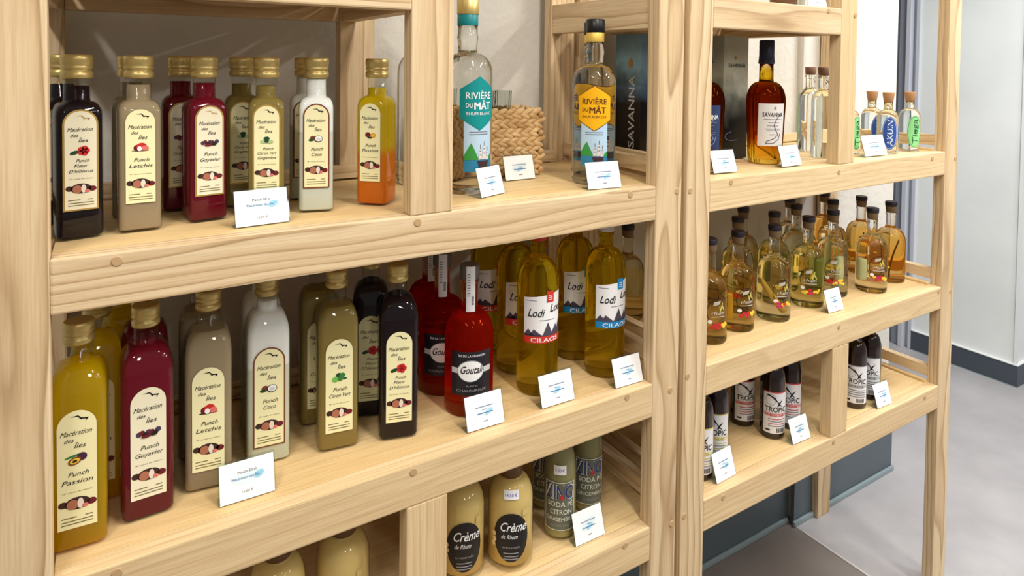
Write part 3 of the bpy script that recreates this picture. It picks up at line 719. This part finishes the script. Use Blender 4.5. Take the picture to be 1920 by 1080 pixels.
GC = 'corked flavoured rum bottles on the middle shelf'
CK = {}
CK['g'] = put(corked(G_GOLD, slab(-.036, -.012, -.008, .010, .022, .088), PULPY, 1), (1.390, .112, Z2), -17, 'corked round bottle of golden rum with yellow fruit slab, by the near post', GC)
CK['p'] = put(corked(G_PALE, tube([(-.034, 0, .10), (-.02, -.01, .075), (0, -.012, .045), (.018, -.006, .02)], .007, 8), PULPY, 2), (1.524, .106, Z2), -21, 'corked round bottle of pale rum with a long fruit strip, left of the greener bottle', GC)
CK['y'] = put(corked(G_YEL, slab(.012, .030, -.006, .014, .05, .125), pmat('green_fruit_peel', (120, 130, 60), .5), 3), (1.688, .120, Z2), -47, 'corked round bottle of greenish-yellow rum just behind the square white price card', GC)
CK['q'] = put(corked(G_PALE, tube([(.01, .006, .02), (.014, 0, .06), (.012, 0, .11)], .009, 8), PULP, 4), (1.825, .135, Z2), -48, 'corked round bottle of very pale rum right of the square white price card', GC)
CK['s'] = put(corked(G_PALE, slab(-.036, -.014, -.010, .010, .030, .092), PULP, 5), (1.955, .095, Z2), -33, 'corked round bottle of pale rum with pale green fruit slab, front row, open end', GC)
CK['a'] = put(corked(G_AMB, pod(.008, -.012, 1.0), VAN, 6), (2.095, .117, Z2), -100, 'corked round bottle of amber vanilla rum, rightmost on the middle shelf', GC)
for k, x, y, rz, lab in (('g', 1.274, .098, -20, 'corked round bottle of golden rum cut off by the near post'),
                         ('g', 1.462, .300, -30, 'corked round bottle of golden rum in the back row nearest the near post'),
                         ('g', 1.628, .288, -60, 'corked round bottle of dark golden rum in the back row, second from the near post'),
                         ('q', 1.512, .212, -30, 'corked round bottle of pale rum right behind the front golden bottle'),
                         ('y', 1.653, .202, -90, 'corked round bottle of yellow rum behind the front pale bottle with the fruit strip'),
                         ('q', 1.800, .236, -50, 'corked round bottle of pale rum in the second row behind the greenish-yellow bottle'),
                         ('p', 1.876, .311, -70, 'corked round bottle of pale rum in the back row against the wall'),
                         ('q', 1.962, .222, -80, 'corked round bottle of pale rum in the second row, before the brown back post'),
                         ('a', 2.055, .310, -110, 'corked round bottle of amber rum in the back row, right of the brown back post'),
                         ('a', 2.094, .209, -120, 'corked round bottle of amber rum behind the pale bottle nearest the open end')):
    put(dup(CK[k], (0, 0, 0)), (x, y, Z2), rz, lab, GC)
put(dup(CK['g'], (0, 0, 0)), (1.195, .298, Z2), -80, 'corked round bottle of dark golden rum in shade behind the blue-banded golden bottle', GC)

# ------------------------------------------------------------------ lower shelf: cream, soda, beer
def cream():
    root = empty('rum_cream_bottle', (0, 0, 0)); r = .0435; nr = .019
    lq_ = liquid('rum_cream', [(0, (228, 196, 124)), (.4, (232, 202, 132))], .25)
    prof = [(r*.93, 0), (r*.99, .003), (r, .008), (r, .08), (r, .118)] + arc(r, .118, nr+.001, .160, 8) + [(nr, .17), (nr, .212)]
    link('glass', lathe_mesh('glass', prof), root, None, THIN)
    link('drink', lathe_mesh('drink', [(a*.96, max(z, .012)) for a, z in prof if z < .2]), root, None, lq_)
    link('cap', lathe_mesh('cap', [(nr+.001, .162), (nr+.0025, .164), (nr+.0025, .214), (nr, .217)], 24), root, None, pmat('brown_bottle_cap', (104, 74, 44), .45))
    P = Print(); blk = pmat('black_oval_label', (26, 24, 28), .5)
    P.oval('label', 0, .066, .034, .046, blk, 0, 0, 26)
    P.rect('label', .022, .034, .104, .117, pmat('pale_gold_stamp', (214, 190, 120), .5), 0)
    for a, b in ((-.034, .068), (-.033, .058), (-.035, .049)): P.oval('picture_print', a, b, .0042, .005, pmat('vanilla_flower_print', (232, 206, 150), .5), 1, 0, 8)
    P.text('lettering', 'Crème', .003, .078, .024, WHITE, 2, .050, .3); P.text('lettering', 'de Rhum', -.004, .064, .012, WHITE, 2, .030, .3)
    P.text('lettering', 'artisanale', 0, .046, .006, pmat('grey_label_ink', (150, 150, 155), .6), 2, .034, .2)
    for v in (.036, .030, .025): P.rect('lettering', -.014, .014, v, v+.002, pmat('grey_label_ink', (150, 150, 155), .6), 2)
    P.build(root, r)
    st = Print(); st.rect('label', -.014, .014, .137, .151, WHITE, 0); st.text('lettering', '14,50 €', 0, .1415, .007, pmat('violet_stamp_ink', (110, 100, 190), .6), 1, .022)
    return root, st
GM = 'bottles of rum cream on the bottom shelf'
c1, st = cream()
put(c1, (.714, .082, Z3), -30, 'plump bottle of beige rum cream with black oval label and white price sticker', GM)
c2 = put(dup(c1, (0, 0, 0)), (.622, .108, Z3), -20, 'plump bottle of beige rum cream beside the short middle post, without price sticker', GM)
c3 = put(dup(c1, (0, 0, 0)), (.392, .094, Z3), -17, 'bottle of rum cream in the shaded left bay, nearer the middle post', GM)
c4 = put(dup(c1, (0, 0, 0)), (.286, .094, Z3), -12, 'bottle of rum cream in the shaded left bay, farther from the middle post', GM)
def cream_r(v):
    pts = [(.118, .0435)] + [(z, r_) for r_, z in arc(.0435, .118, .020, .160, 8)]
    for (za, ra), (zb, rb) in zip(pts, pts[1:]):
        if za <= v <= zb: return ra+(rb-ra)*(v-za)/(zb-za)
    return .0435
mm_ = st.build(c1, lambda v: cream_r(v)+.001); mm_['label'].name = 'price_sticker'

def soda():
    root = empty('soda_bottle', (0, 0, 0)); r = .0325; nr = .0125
    lq_ = liquid('cloudy_lemon_soda', [(0, (168, 152, 98)), (.05, (150, 142, 98)), (.4, (150, 144, 104))], .3)
    prof = [(r*.93, 0), (r*.99, .003), (r, .008), (r, .07), (r, .125)] + arc(r, .125, nr+.001, .185, 8) + [(nr, .19), (nr, .235)]
    link('glass', lathe_mesh('glass', prof), root, None, THIN)
    link('drink', lathe_mesh('drink', [(a*.95, max(z, .006)) for a, z in prof if z < .22]), root, None, lq_)
    link('cap', lathe_mesh('cap', [(nr+.001, .232), (nr+.003, .234), (nr+.003, .240), (nr, .243)], 24), root, None, pmat('white_cap', (226, 224, 220), .4))
    P = Print(); dk = pmat('dark_grey_label', (104, 106, 92), .5); pl = pmat('pale_label_print', (226, 228, 214), .5)
    P.rect('label', -.032, .032, .022, .118, dk, 0); P.frame('label', -.032, .032, .022, .118, .0014, pl, 1)
    bl = pmat('navy_print', (44, 52, 130), .5)
    P.text('lettering', 'ZING', -.002, .0835, .044, pl, 2, .060); P.text('lettering', 'ZING', -.001, .0850, .040, bl, 3, .055)
    P.poly('picture_print', [(.000, .085), (.009, .085), (.004, .097)], RED, 4)
    P.text('lettering', 'SODA PÉI', .003, .070, .0135, pl, 2, .055); P.text('lettering', 'CITRON', .003, .0545, .0135, pl, 2, .044); P.text('lettering', 'GINGEMBRE', 0, .041, .0105, pl, 2, .056)
    P.text('lettering', 'LA RÉUNION', .002, .030, .006, dk if False else pmat('grey_label_ink', (150, 150, 155), .6), 2, .035)
    P.build(root, r)
    return root
GZ = 'bottles of lemon ginger soda on the bottom shelf'
z1_ = put(soda(), (.836, .089, Z3), -37, 'greenish lemon ginger soda bottle with white sticker on its shoulder', GZ)
st2 = Print(); st2.rect('label', -.0125, .0125, .134, .152, WHITE, 0); st2.text('lettering', '3,50 €', 0, .140, .008, pmat('violet_stamp_ink', (110, 100, 190), .6), 1, .019)
put(dup(z1_, (0, 0, 0)), (.932, .122, Z3), -28, 'greenish lemon ginger soda bottle standing behind the white price card', GZ)
put(dup(z1_, (0, 0, 0)), (.862, .175, Z3), -36, 'greenish lemon ginger soda bottle hidden behind the one with the sticker', GZ)
def soda_r(v):
    pts = [(.125, .0325)] + [(z, r_) for r_, z in arc(.0325, .125, .0135, .185, 8)]
    for (za, ra), (zb, rb) in zip(pts, pts[1:]):
        if za <= v <= zb: return ra+(rb-ra)*(v-za)/(zb-za)
    return .0325
mm_ = st2.build(z1_, lambda v: soda_r(v)+.001); mm_['label'].name = 'price_sticker'

def beer(acc, accname):
    root = empty('beer_bottle', (0, 0, 0)); r = .0305; nr = .0125
    bg_ = pmat('dark_brown_glass', (36, 18, 12), .06, 0, 0, 1.5, .5)
    prof = [(r*.92, 0), (r*.99, .003), (r, .008), (r, .07), (r, .136)] + arc(r, .136, nr+.004, .182, 8) + [(nr+.001, .195), (nr, .225), (nr+.0015, .227), (nr+.0015, .235)]
    link('glass', lathe_mesh('glass', prof), root, None, bg_)
    link('cap', lathe_mesh('cap', [(nr+.002, .2355), (nr+.003, .237), (nr+.002, .242)], 24), root, None, BLACK)
    P = Print(); w = .033
    P.rect('label', -w, w, .016, .122, pmat('off_white_label', (238, 238, 242), .55), 0); P.rect('label', -w, w, .1195, .122, acc, 1)
    P.poly('picture_print', [(-.026, .112), (-.020, .116), (-.004, .108), (.006, .094), (-.002, .100), (-.014, .110)], INK, 2)   # swooping bird
    P.poly('picture_print', [(.000, .100), (.012, .088), (.013, .085), (.004, .092)], INK, 3)
    P.poly('picture_print', [(.003, .094), (.016, .104), (.008, .092)], INK, 3); P.poly('picture_print', [(.004, .093), (.001, .084), (.009, .090)], INK, 3)
    P.ring('picture_print', -.014, .102, .012, .014, .0007, GREYINK, 1)
    P.text('lettering', 'TROPIC', -.001, .0715, .0185, INK, 3, .054)
    P.rect('picture_print', -w, w, .060, .0685, pmat('pale_band_'+accname, tuple(int(c*.35+238*.65) for c in ACC[accname])), 1)
    P.text('lettering', 'BLONDE' if accname != 'red' else 'HIBISCUS', -.004, .0600, .0095, acc, 3, .046)
    for v, c_ in ((.052, acc), (.046, GREYINK), (.040, acc), (.034, GREYINK)): P.rect('picture_print', -.020, .024, v, v+.0018, c_, 2)
    P.rect('picture_print', -.026, -.015, .022, .026, INK, 2)
    for k in range(8): P.rect('picture_print', .000+k*.0028, .0016+k*.0028, .019, .030, INK, 2)
    P.build(root, r)
    return root
ACC = {'red': (206, 60, 66), 'yellow': (206, 186, 70), 'grey': (110, 112, 124)}
GBR = 'brown beer bottles on the bottom shelf'
b_red = put(beer(pmat('beer_red', ACC['red'], .5), 'red'), (1.511, .092, Z3), -34, 'brown beer bottle with red-printed white label, front of bottom shelf, in full view', GBR)
b_yel = put(beer(pmat('beer_yellow', ACC['yellow'], .5), 'yellow'), (1.302, .096, Z3), -45, 'brown beer bottle with yellow-printed label behind the first white card past the near post', GBR)
b_gry = put(beer(pmat('beer_grey', ACC['grey'], .5), 'grey'), (1.838, .068, Z3), -50, 'brown beer bottle with grey-printed label, right of the short middle post', GBR)
for src, x, y, rz, lab in ((b_red, 1.589, .098, -55, 'brown beer bottle with red-printed label standing behind a small white card'),
                           (b_red, 1.493, .170, -27, 'brown beer bottle with red-printed label in the second row'),
                           (b_red, 1.452, .255, -25, 'brown beer bottle with red-printed label farthest back, nearly hidden in shade'),
                           (b_yel, 1.222, .072, -40, 'brown beer bottle with yellow-printed label cut off by the near post'),
                           (b_gry, 1.922, .075, -61, 'brown beer bottle with grey-printed label behind the last white card, nearest the open end'),
                           (b_gry, 1.792, .268, -40, 'brown beer bottle deep in the back, seen just left of the short middle post')):
    put(dup(src, (0, 0, 0)), (x, y, Z3), rz, lab, GBR)

# ------------------------------------------------------------------ far unit, upper shelf
NAVY = pmat('navy_capsule', (28, 34, 62), .4)
def emblem(P, u, v, s, mt):
    P.oval('picture_print', u, v, s, s, mt, 2, 0, 12); P.poly('picture_print', [(u-s*.5, v+s*.6), (u+s*.5, v+s*.6), (u, v+s*1.7)], mt, 2)
def aged_rum(paper, ink, prn):
    root = empty('aged_rum_bottle', (0, 0, 0)); r = .0465; nr = .0172
    g = glass('amber_rum', [(0, (244, 224, 150)), (.03, (240, 206, 100)), (.06, (204, 128, 40)), (.12, (166, 84, 30)), (.19, (150, 78, 34)), (.215, (236, 212, 90)), (.235, (238, 220, 120)), (.24, (250, 250, 246)), (.4, (250, 250, 246))], 1.37, .05, (120, 54, 8))
    rr = lambda z: .0405+(.0475-.0405)*min(1, z/.15)
    prof = [(.034, 0), (.0395, .003), (.0405, .009)] + [(rr(z), z) for z in (.03, .06, .09, .12, .15)] + arc(.0475, .155, nr+.001, .205, 9) + [(nr, .212), (nr, .252)]
    link('glass', lathe_mesh('glass', prof), root, None, g)
    link('capsule', lathe_mesh('capsule', [(nr+.0006, .250), (nr+.0030, .2505), (nr+.0012, .27), (nr+.0012, .307), (nr-.001, .310)], 28), root, None, NAVY)
    P = Print(); w = .034
    P.rect('label', -w, w, .046, .152, paper, 0)
    emblem(P, .006, .1405, .0032, pmat('olive_emblem', (150, 140, 90), .5))
    P.text('lettering', 'SAVANNA', .002, .1195, .0145, ink, 3, .052)
    for v, a, b in ((.112, -.02, .024), (.104, -.01, .018), (.096, -.012, .016), (.088, -.016, .022), (.084, -.012, .02), (.074, -.006, .01)): P.rect('picture_print', a, b, v, v+.0013, GREYINK, 2)
    pts = [(.022, .128), (.010, .112), (.004, .098), (.010, .084), (.016, .074), (.004, .064), (-.012, .058), (-.014, .052), (.004, .053), (.018, .064), (.022, .078)]
    for (a, b), (c_, d) in zip(pts, pts[1:]):
        n_ = Vector((-(d-b), c_-a)).normalized()*.0009
        P.poly('picture_print', [(a-n_.x, b-n_.y), (c_-n_.x, d-n_.y), (c_+n_.x, d+n_.y), (a+n_.x, b+n_.y)], prn, 2)
    P.build(root, lambda v: rr(v)+.0004)
    return root
GV = 'aged rum bottles on the far upper shelf'
put(aged_rum(pmat('ivory_label', (226, 222, 220), .55), INK, pmat('dark_swirl', (84, 84, 96), .5)), (1.484, .112, Z1), -32, 'amber rum bottle with ivory label and navy capsule before a dark gift box', GV)
put(aged_rum(pmat('navy_label', (44, 60, 104), .5), WHITE, pmat('silver_swirl', (130, 150, 190), .5)), (1.274, .125, Z1), -40, 'amber rum bottle with navy label half hidden by the near post', GV)

def gift_box(name, top, bot, vertical, lo=-.06):
    root = empty('gift_box', (0, 0, 0)); w, h = .095, .322
    mt, nt, b, L = nodes(name)
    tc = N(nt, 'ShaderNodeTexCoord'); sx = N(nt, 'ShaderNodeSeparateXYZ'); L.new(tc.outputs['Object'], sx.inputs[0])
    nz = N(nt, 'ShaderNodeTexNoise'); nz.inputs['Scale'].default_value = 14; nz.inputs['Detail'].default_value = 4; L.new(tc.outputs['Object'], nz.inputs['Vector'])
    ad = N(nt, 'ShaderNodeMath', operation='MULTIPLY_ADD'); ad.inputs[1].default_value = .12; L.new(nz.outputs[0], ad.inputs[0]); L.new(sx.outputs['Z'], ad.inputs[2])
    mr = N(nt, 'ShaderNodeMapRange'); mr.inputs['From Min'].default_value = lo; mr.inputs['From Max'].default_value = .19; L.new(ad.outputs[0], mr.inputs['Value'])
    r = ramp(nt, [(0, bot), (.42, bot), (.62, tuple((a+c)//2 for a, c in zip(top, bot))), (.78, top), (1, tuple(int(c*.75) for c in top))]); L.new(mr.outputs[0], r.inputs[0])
    L.new(r.outputs[0], b.inputs['Base Color']); b.inputs['Roughness'].default_value = .3
    link('carton', boxmesh('carton', w, w, h, .0012, 1), root, (0, 0, h/2), mt)
    P = Print()
    gold = pmat('gold_emblem', (190, 146, 60), .45)
    if vertical:
        P.oval('picture_print', .010, .248, .008, .013, gold, 1, 0, 16)
        P.text('lettering', 'SAVANNA', .0265, .125, .031, pmat('silver_letters', (214, 218, 224), .5), 1, .182, 0, R(90))
    else:
        emblem(P, -.004, .264, .004, gold)
        P.text('lettering', 'SAVANNA', .002, .240, .0145, pmat('dark_letters', (30, 40, 40), .5), 1, .066)
        P.ring('picture_print', -.01, .06, .03, .012, .0012, pmat('silver_swirl', (130, 150, 190), .5), 1, 100, 300)
    mm = P.build(root, None, w/2)
    return root
GX = 'dark gift boxes on the far upper shelf'
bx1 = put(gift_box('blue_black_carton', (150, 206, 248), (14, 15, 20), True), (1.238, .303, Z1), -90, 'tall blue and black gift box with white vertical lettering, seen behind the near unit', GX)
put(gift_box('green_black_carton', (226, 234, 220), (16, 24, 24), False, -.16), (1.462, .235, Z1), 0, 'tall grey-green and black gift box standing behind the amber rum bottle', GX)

def decanter():
    root = empty('clear_spirit_bottle', (0, 0, 0)); h = .027; nr = .013
    prof = [(0, h*.9, .008), (.004, h, .008), (.06, h, .008), (.155, h, .008), (.165, h*.94, .010), (.176, nr+.006, .015), (.181, nr+.001, .013), (.185, nr, .013), (.214, nr, .013), (.2145, nr+.002, .015), (.220, nr+.002, .015)]
    link('glass', squarish_mesh('glass', prof), root, None, CLEAR)
    link('cork', lathe_mesh('cork', [(nr-.002, .2202), (nr+.001, .222), (nr+.0025, .241), (nr+.001, .243)], 20), root, None, pmat('brown_cork', (140, 108, 88), .8))
    return root
GD = 'clear square spirit bottles on the far upper shelf'
d1 = put(decanter(), (1.800, .200, Z1), -30, 'clear square unlabelled spirit bottle with cork, standing farther back', GD)
put(dup(d1, (0, 0, 0)), (1.712, .102, Z1), -48, 'clear square unlabelled spirit bottle half hidden by the upper middle post', GD)

def flask(colm, inkm, nm):
    root = empty('gin_bottle', (0, 0, 0)); r = .0285; nr = .0115
    prof = [(r*.90, 0), (r*.985, .003), (r, .009), (r, .06), (r, .092)] + arc(r, .092, nr+.003, .121, 8) + [(nr, .126), (nr, .144)]
    link('glass', lathe_mesh('glass', prof), root, None, CLEAR)
    link('cork', lathe_mesh('cork', [(nr-.0005, .1442), (nr+.0005, .146), (nr+.0045, .171), (nr+.003, .173)], 20), root, None, CORK)
    P = Print()
    P.oval('label', 0, .058, .020, .047, colm, 0, 0, 26)
    P.text('lettering', nm, .007, .058, .020, inkm, 2, .072, .1, R(90)); P.oval('picture_print', .001, .058, .003, .003, inkm, 3, 0, 6)
    P.ring('picture_print', 0, .058, .0185, .0445, .0008, inkm, 1)
    P.build(root, r)
    return root
GI = 'small corked gin bottles on the far upper shelf'
kb = put(flask(pmat('cobalt_label', (48, 84, 168), .5), pmat('ice_ink', (216, 232, 250), .5), 'AKUIN'), (1.965, .064, Z1), -50, 'small clear corked bottle with cobalt blue oval label, at the shelf front', GI)
kg = put(flask(pmat('mint_label', (146, 222, 150), .5), pmat('forest_ink', (26, 84, 50), .5), 'Tiuga'), (2.078, .062, Z1), -34, 'small clear corked bottle with mint green oval label near the open end', GI)
put(dup(kb, (0, 0, 0)), (1.995, .128, Z1), -24, 'small clear corked bottle with blue label behind the front blue-labelled one', GI)
put(dup(kg, (0, 0, 0)), (1.860, .118, Z1), -10, 'small clear corked bottle with green label peeking past the upper middle post', GI)

# jar on the far top shelf, only its foot in view
jr = empty('glass_jar', (0, 0, 0)); put(jr, (1.474, .060, .3908), 0, 'round glass jar of brown contents, its foot just visible on the top shelf', None, 'jar')
link('glass', lathe_mesh('glass', [(.030, 0), (.033, .004), (.033, .09), (.027, .1)]), jr, None, THIN)
link('contents', lathe_mesh('contents', [(.0295, .004), (.0315, .008), (.0315, .08)]), jr, None, pmat('brown_preserve', (110, 72, 48), .6))
link('lid', lathe_mesh('lid', [(.029, .1002), (.030, .102), (.030, .115), (.028, .117)]), jr, None, GOLD)

# ------------------------------------------------------------------ woven basket and the tumblers inside
def blob(vs, fs, c, ax, ay, az, rz, tilt, side):
    b0 = len(vs); n, k = 8, 5
    for i in range(k+1):
        t = math.pi*i/k
        for j in range(n):
            a = 2*math.pi*j/n
            x, y, z = ax*math.cos(t), ay*math.sin(t)*math.cos(a), az*math.sin(t)*math.sin(a)
            x, z = x*math.cos(tilt)-z*math.sin(tilt), x*math.sin(tilt)+z*math.cos(tilt)
            x, y = x*math.cos(rz)-y*math.sin(rz), x*math.sin(rz)+y*math.cos(rz)
            vs.append((c[0]+x, c[1]+y, c[2]+z))
    for i in range(k):
        for j in range(n): fs.append((b0+i*n+j, b0+i*n+(j+1) % n, b0+(i+1)*n+(j+1) % n, b0+(i+1)*n+j))
def straw():
    mt, nt, b, L = nodes('water_hyacinth')
    tc = N(nt, 'ShaderNodeTexCoord')
    n1 = N(nt, 'ShaderNodeTexNoise'); n1.inputs['Scale'].default_value = 45; n1.inputs['Detail'].default_value = 3; L.new(tc.outputs['Object'], n1.inputs['Vector'])
    r = ramp(nt, [(.25, (176, 132, 82)), (.5, (206, 168, 116)), (.75, (228, 196, 148))]); L.new(n1.outputs[0], r.inputs[0])
    L.new(r.outputs[0], b.inputs['Base Color']); b.inputs['Roughness'].default_value = .75
    return mt
STRAW = straw()
bw, bd, bh = .125, .10, .146
bk = put(empty('woven_basket', (0, 0, 0)), (.812, .280, Z1), -6, 'rectangular basket of braided tan water hyacinth at the back of the upper shelf', None, 'basket')
rows = 7
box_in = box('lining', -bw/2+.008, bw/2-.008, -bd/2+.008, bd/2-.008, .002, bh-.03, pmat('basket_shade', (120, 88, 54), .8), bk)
for i in range(rows):
    vs, fs = [], []; z = .0145+i*(bh-.026)/(rows-1)
    rnd = random.Random(i)
    for (x0, y0, x1, y1) in ((-bw/2, -bd/2, bw/2, -bd/2), (bw/2, -bd/2, bw/2, bd/2), (bw/2, bd/2, -bw/2, bd/2), (-bw/2, bd/2, -bw/2, -bd/2)):
        ln = math.hypot(x1-x0, y1-y0); n = max(4, round(ln/.0225)); rz = math.atan2(y1-y0, x1-x0)
        for k in range(n):
            t = (k+.5+(.25 if i % 2 else -.25))/n
            for sgn in (1, -1):
                blob(vs, fs, (x0+(x1-x0)*t+sgn*.003*math.cos(rz), y0+(y1-y0)*t+sgn*.003*math.sin(rz), z+sgn*.0045), .0165, .0064, .0070+rnd.uniform(-.0006, .0008), rz, (.42*sgn)*(1 if i % 2 else 1)+rnd.uniform(-.08, .08), 0)
    o = link('braid_row', mesh('braid_row', vs, fs, True), bk, None, STRAW); o['kind'] = 'stuff'
def tumbler():
    root = empty('shot_glass', (0, 0, 0))
    prof = [(.0, .0), (.0165, 0), (.0165, .002), (.0195, .066), (.0180, .066), (.0150, .010), (.0, .010)]
    vs, fs = [], []; n = 24
    for r_, z in prof:
        for k in range(n):
            f = 1+(.03 if k % 2 else -.03); a = 2*math.pi*k/n; vs.append((r_*f*math.cos(a), r_*f*math.sin(a), z))
    for i in range(len(prof)-1):
        for k in range(n): fs.append((i*n+k, i*n+(k+1) % n, (i+1)*n+(k+1) % n, (i+1)*n+k))
    link('glass', mesh('glass', vs, fs, False), root, None, glass('ribbed_clear_glass', [(0, (244, 246, 244)), (.4, (248, 250, 248))], 1.4))
    return root
GT = 'ribbed shot glasses in the basket'
tb = put(tumbler(), (.780, .306, bh-.029), 0, 'ribbed clear shot glass in the basket, the one nearest the teal-labelled bottle', GT, 'glass')
put(dup(tb, (0, 0, 0)), (.822, .306, bh-.029), 0, 'ribbed clear shot glass in the basket, on the side of the back post', GT, 'glass')

# ------------------------------------------------------------------ price cards in acrylic stands
def card_mesh(P, h):
    pass
def price_card(w, h, lean, art):
    root = empty('price_card', (0, 0, 0))
    # acrylic: foot plate running back and a leaning pocket
    c, s_ = math.cos(lean), math.sin(lean)
    vs, fs = [], []
    def plate(p0, p1, t):
        b0 = len(vs); d = Vector(p1)-Vector(p0); n_ = Vector((0, -d.z, d.y)).normalized()*t
        for x in (-w/2-.002, w/2+.002):
            for p in (p0, p1):
                for q in (0, 1): vs.append(Vector((x, p[1], p[2]))+n_*q)
        for f in ((0, 1, 3, 2), (4, 6, 7, 5), (0, 4, 5, 1), (2, 3, 7, 6), (0, 2, 6, 4), (1, 5, 7, 3)): fs.append(tuple(b0+i for i in f))
    plate((0, .004, .0005), (0, .024, .0005), .0012)
    plate((0, .0035, .0017), (0, .0035+(h+.003)*s_, .0017+(h+.003)*c), .0012)
    link('acrylic_stand', mesh('acrylic_stand', vs, fs), root, None, ACRYL)
    P = Print(); P.rect('label', -w/2, w/2, 0, h, WHITE, 0)
    if art in ('punch20', 'punch50'):
        P.oval('picture_print', .002, h*.55, w*.30, h*.15, PALEBLUE, 1, .08); P.oval('picture_print', w*.22, h*.56, w*.10, h*.09, BLUEINK, 2, .4)
        P.text('lettering', 'Punch 20 cl' if art == 'punch20' else 'Punch 50 cl', 0, h*.68, h*.10, VIOLET, 3, w*.34)
        P.text('lettering', '"Macération des Îles"', -.002, h*.53, h*.10, pmat('blue_letter_ink', (70, 110, 170), .6), 3, w*.56, .15)
        P.text('lettering', '12,00 €' if art == 'punch20' else '15,00 €', 0, h*.18, h*.09, GREYINK, 3, w*.20)
    else:
        rn = random.Random(art)
        P.oval('picture_print', rn.uniform(-.01, .01)*.4, h*.52, w*(.20+.08*rn.random()), h*.17, PALEBLUE, 1, rn.uniform(-.2, .4)); P.oval('picture_print', w*rn.uniform(0, .12), h*.44, w*.12, h*.07, BLUEINK, 2, .5)
        P.rect('lettering', -w*.24, w*.24, h*.61, h*.635, pmat('card_ink', (140, 140, 165), .6), 3); P.rect('lettering', -w*.06, w*.06, h*.52, h*.54, pmat('card_ink', (140, 140, 165), .6), 3)
        P.rect('lettering', -w*.20, w*.22, h*.42, h*.445, pmat('blue_letter_ink', (120, 150, 190), .6), 3); P.rect('lettering', -w*.05, w*.07, h*.18, h*.21, pmat('card_ink', (140, 140, 165), .6), 3)
    mm = P.build(root, None, 0); lb = mm['label']; lb.name = 'card'
    lb.rotation_euler = (-lean, 0, 0); lb.location = (0, .0022, .0017)
    return root
GP = 'white price cards in clear stands along the shelf fronts'
cards = [(.256, .048, Z1, .076, .052, 3.6, 'punch20', 'white price card before the small olive-brown punch bottle, reading Punch 20 cl'),
 (.664, .071, Z1, .066, .053, 20, 11, 'white price card turned aslant before the teal-labelled rum bottle'),
 (.796, .185, Z1, .072, .050, 0, 12, 'white price card leaning in front of the woven basket'),
 (.889, .024, Z1, .076, .052, -7, 13, 'white price card before the yellow-labelled rum bottle'),
 (.234, .044, Z2, .076, .053, -1, 'punch50', 'white price card before the large coconut punch bottle, reading Punch 50 cl'),
 (.630, .030, Z2, .074, .056, -1.5, 14, 'white price card before the red liqueur bottle'),
 (.788, .030, Z2, .075, .056, -1, 15, 'white price card before the red-banded golden rum bottle'),
 (.956, .018, Z2, .071, .054, -2, 16, 'white price card before the blue-banded golden rum bottle'),
 (.871, .030, Z3, .072, .057, -.6, 17, 'white price card before the lemon ginger soda bottles'),
 (1.256, .040, Z1, .072, .051, -4, 18, 'white price card at the near post, before the navy-labelled rum bottle'),
 (1.484, .030, Z1, .075, .050, 0, 19, 'white price card at the foot of the ivory-labelled rum bottle'),
 (1.861, .034, Z1, .098, .057, -3, 20, 'wide white price card before the blue-labelled gin bottles'),
 (1.700, .040, Z2, .064, .057, -2, 21, 'white price card before the greenish-yellow corked rum bottle'),
 (1.259, .022, Z3, .068, .061, 3, 22, 'white price card before the yellow-printed beer bottles'),
 (1.545, .027, Z3, .068, .057, -2, 23, 'white price card before the red-printed beer bottles'),
 (1.901, .014, Z3, .067, .060, -3, 24, 'white price card before the grey-printed beer bottles'),
 (1.545, .012, .3904, .073, .052, -1, 25, 'white price card on the top shelf beside the jar, cut off above')]
for x, y, z, w, h, rz, art, lab in cards:
    put(price_card(w, h, R(17), art), (x, y, z), rz, lab, GP, 'price card')
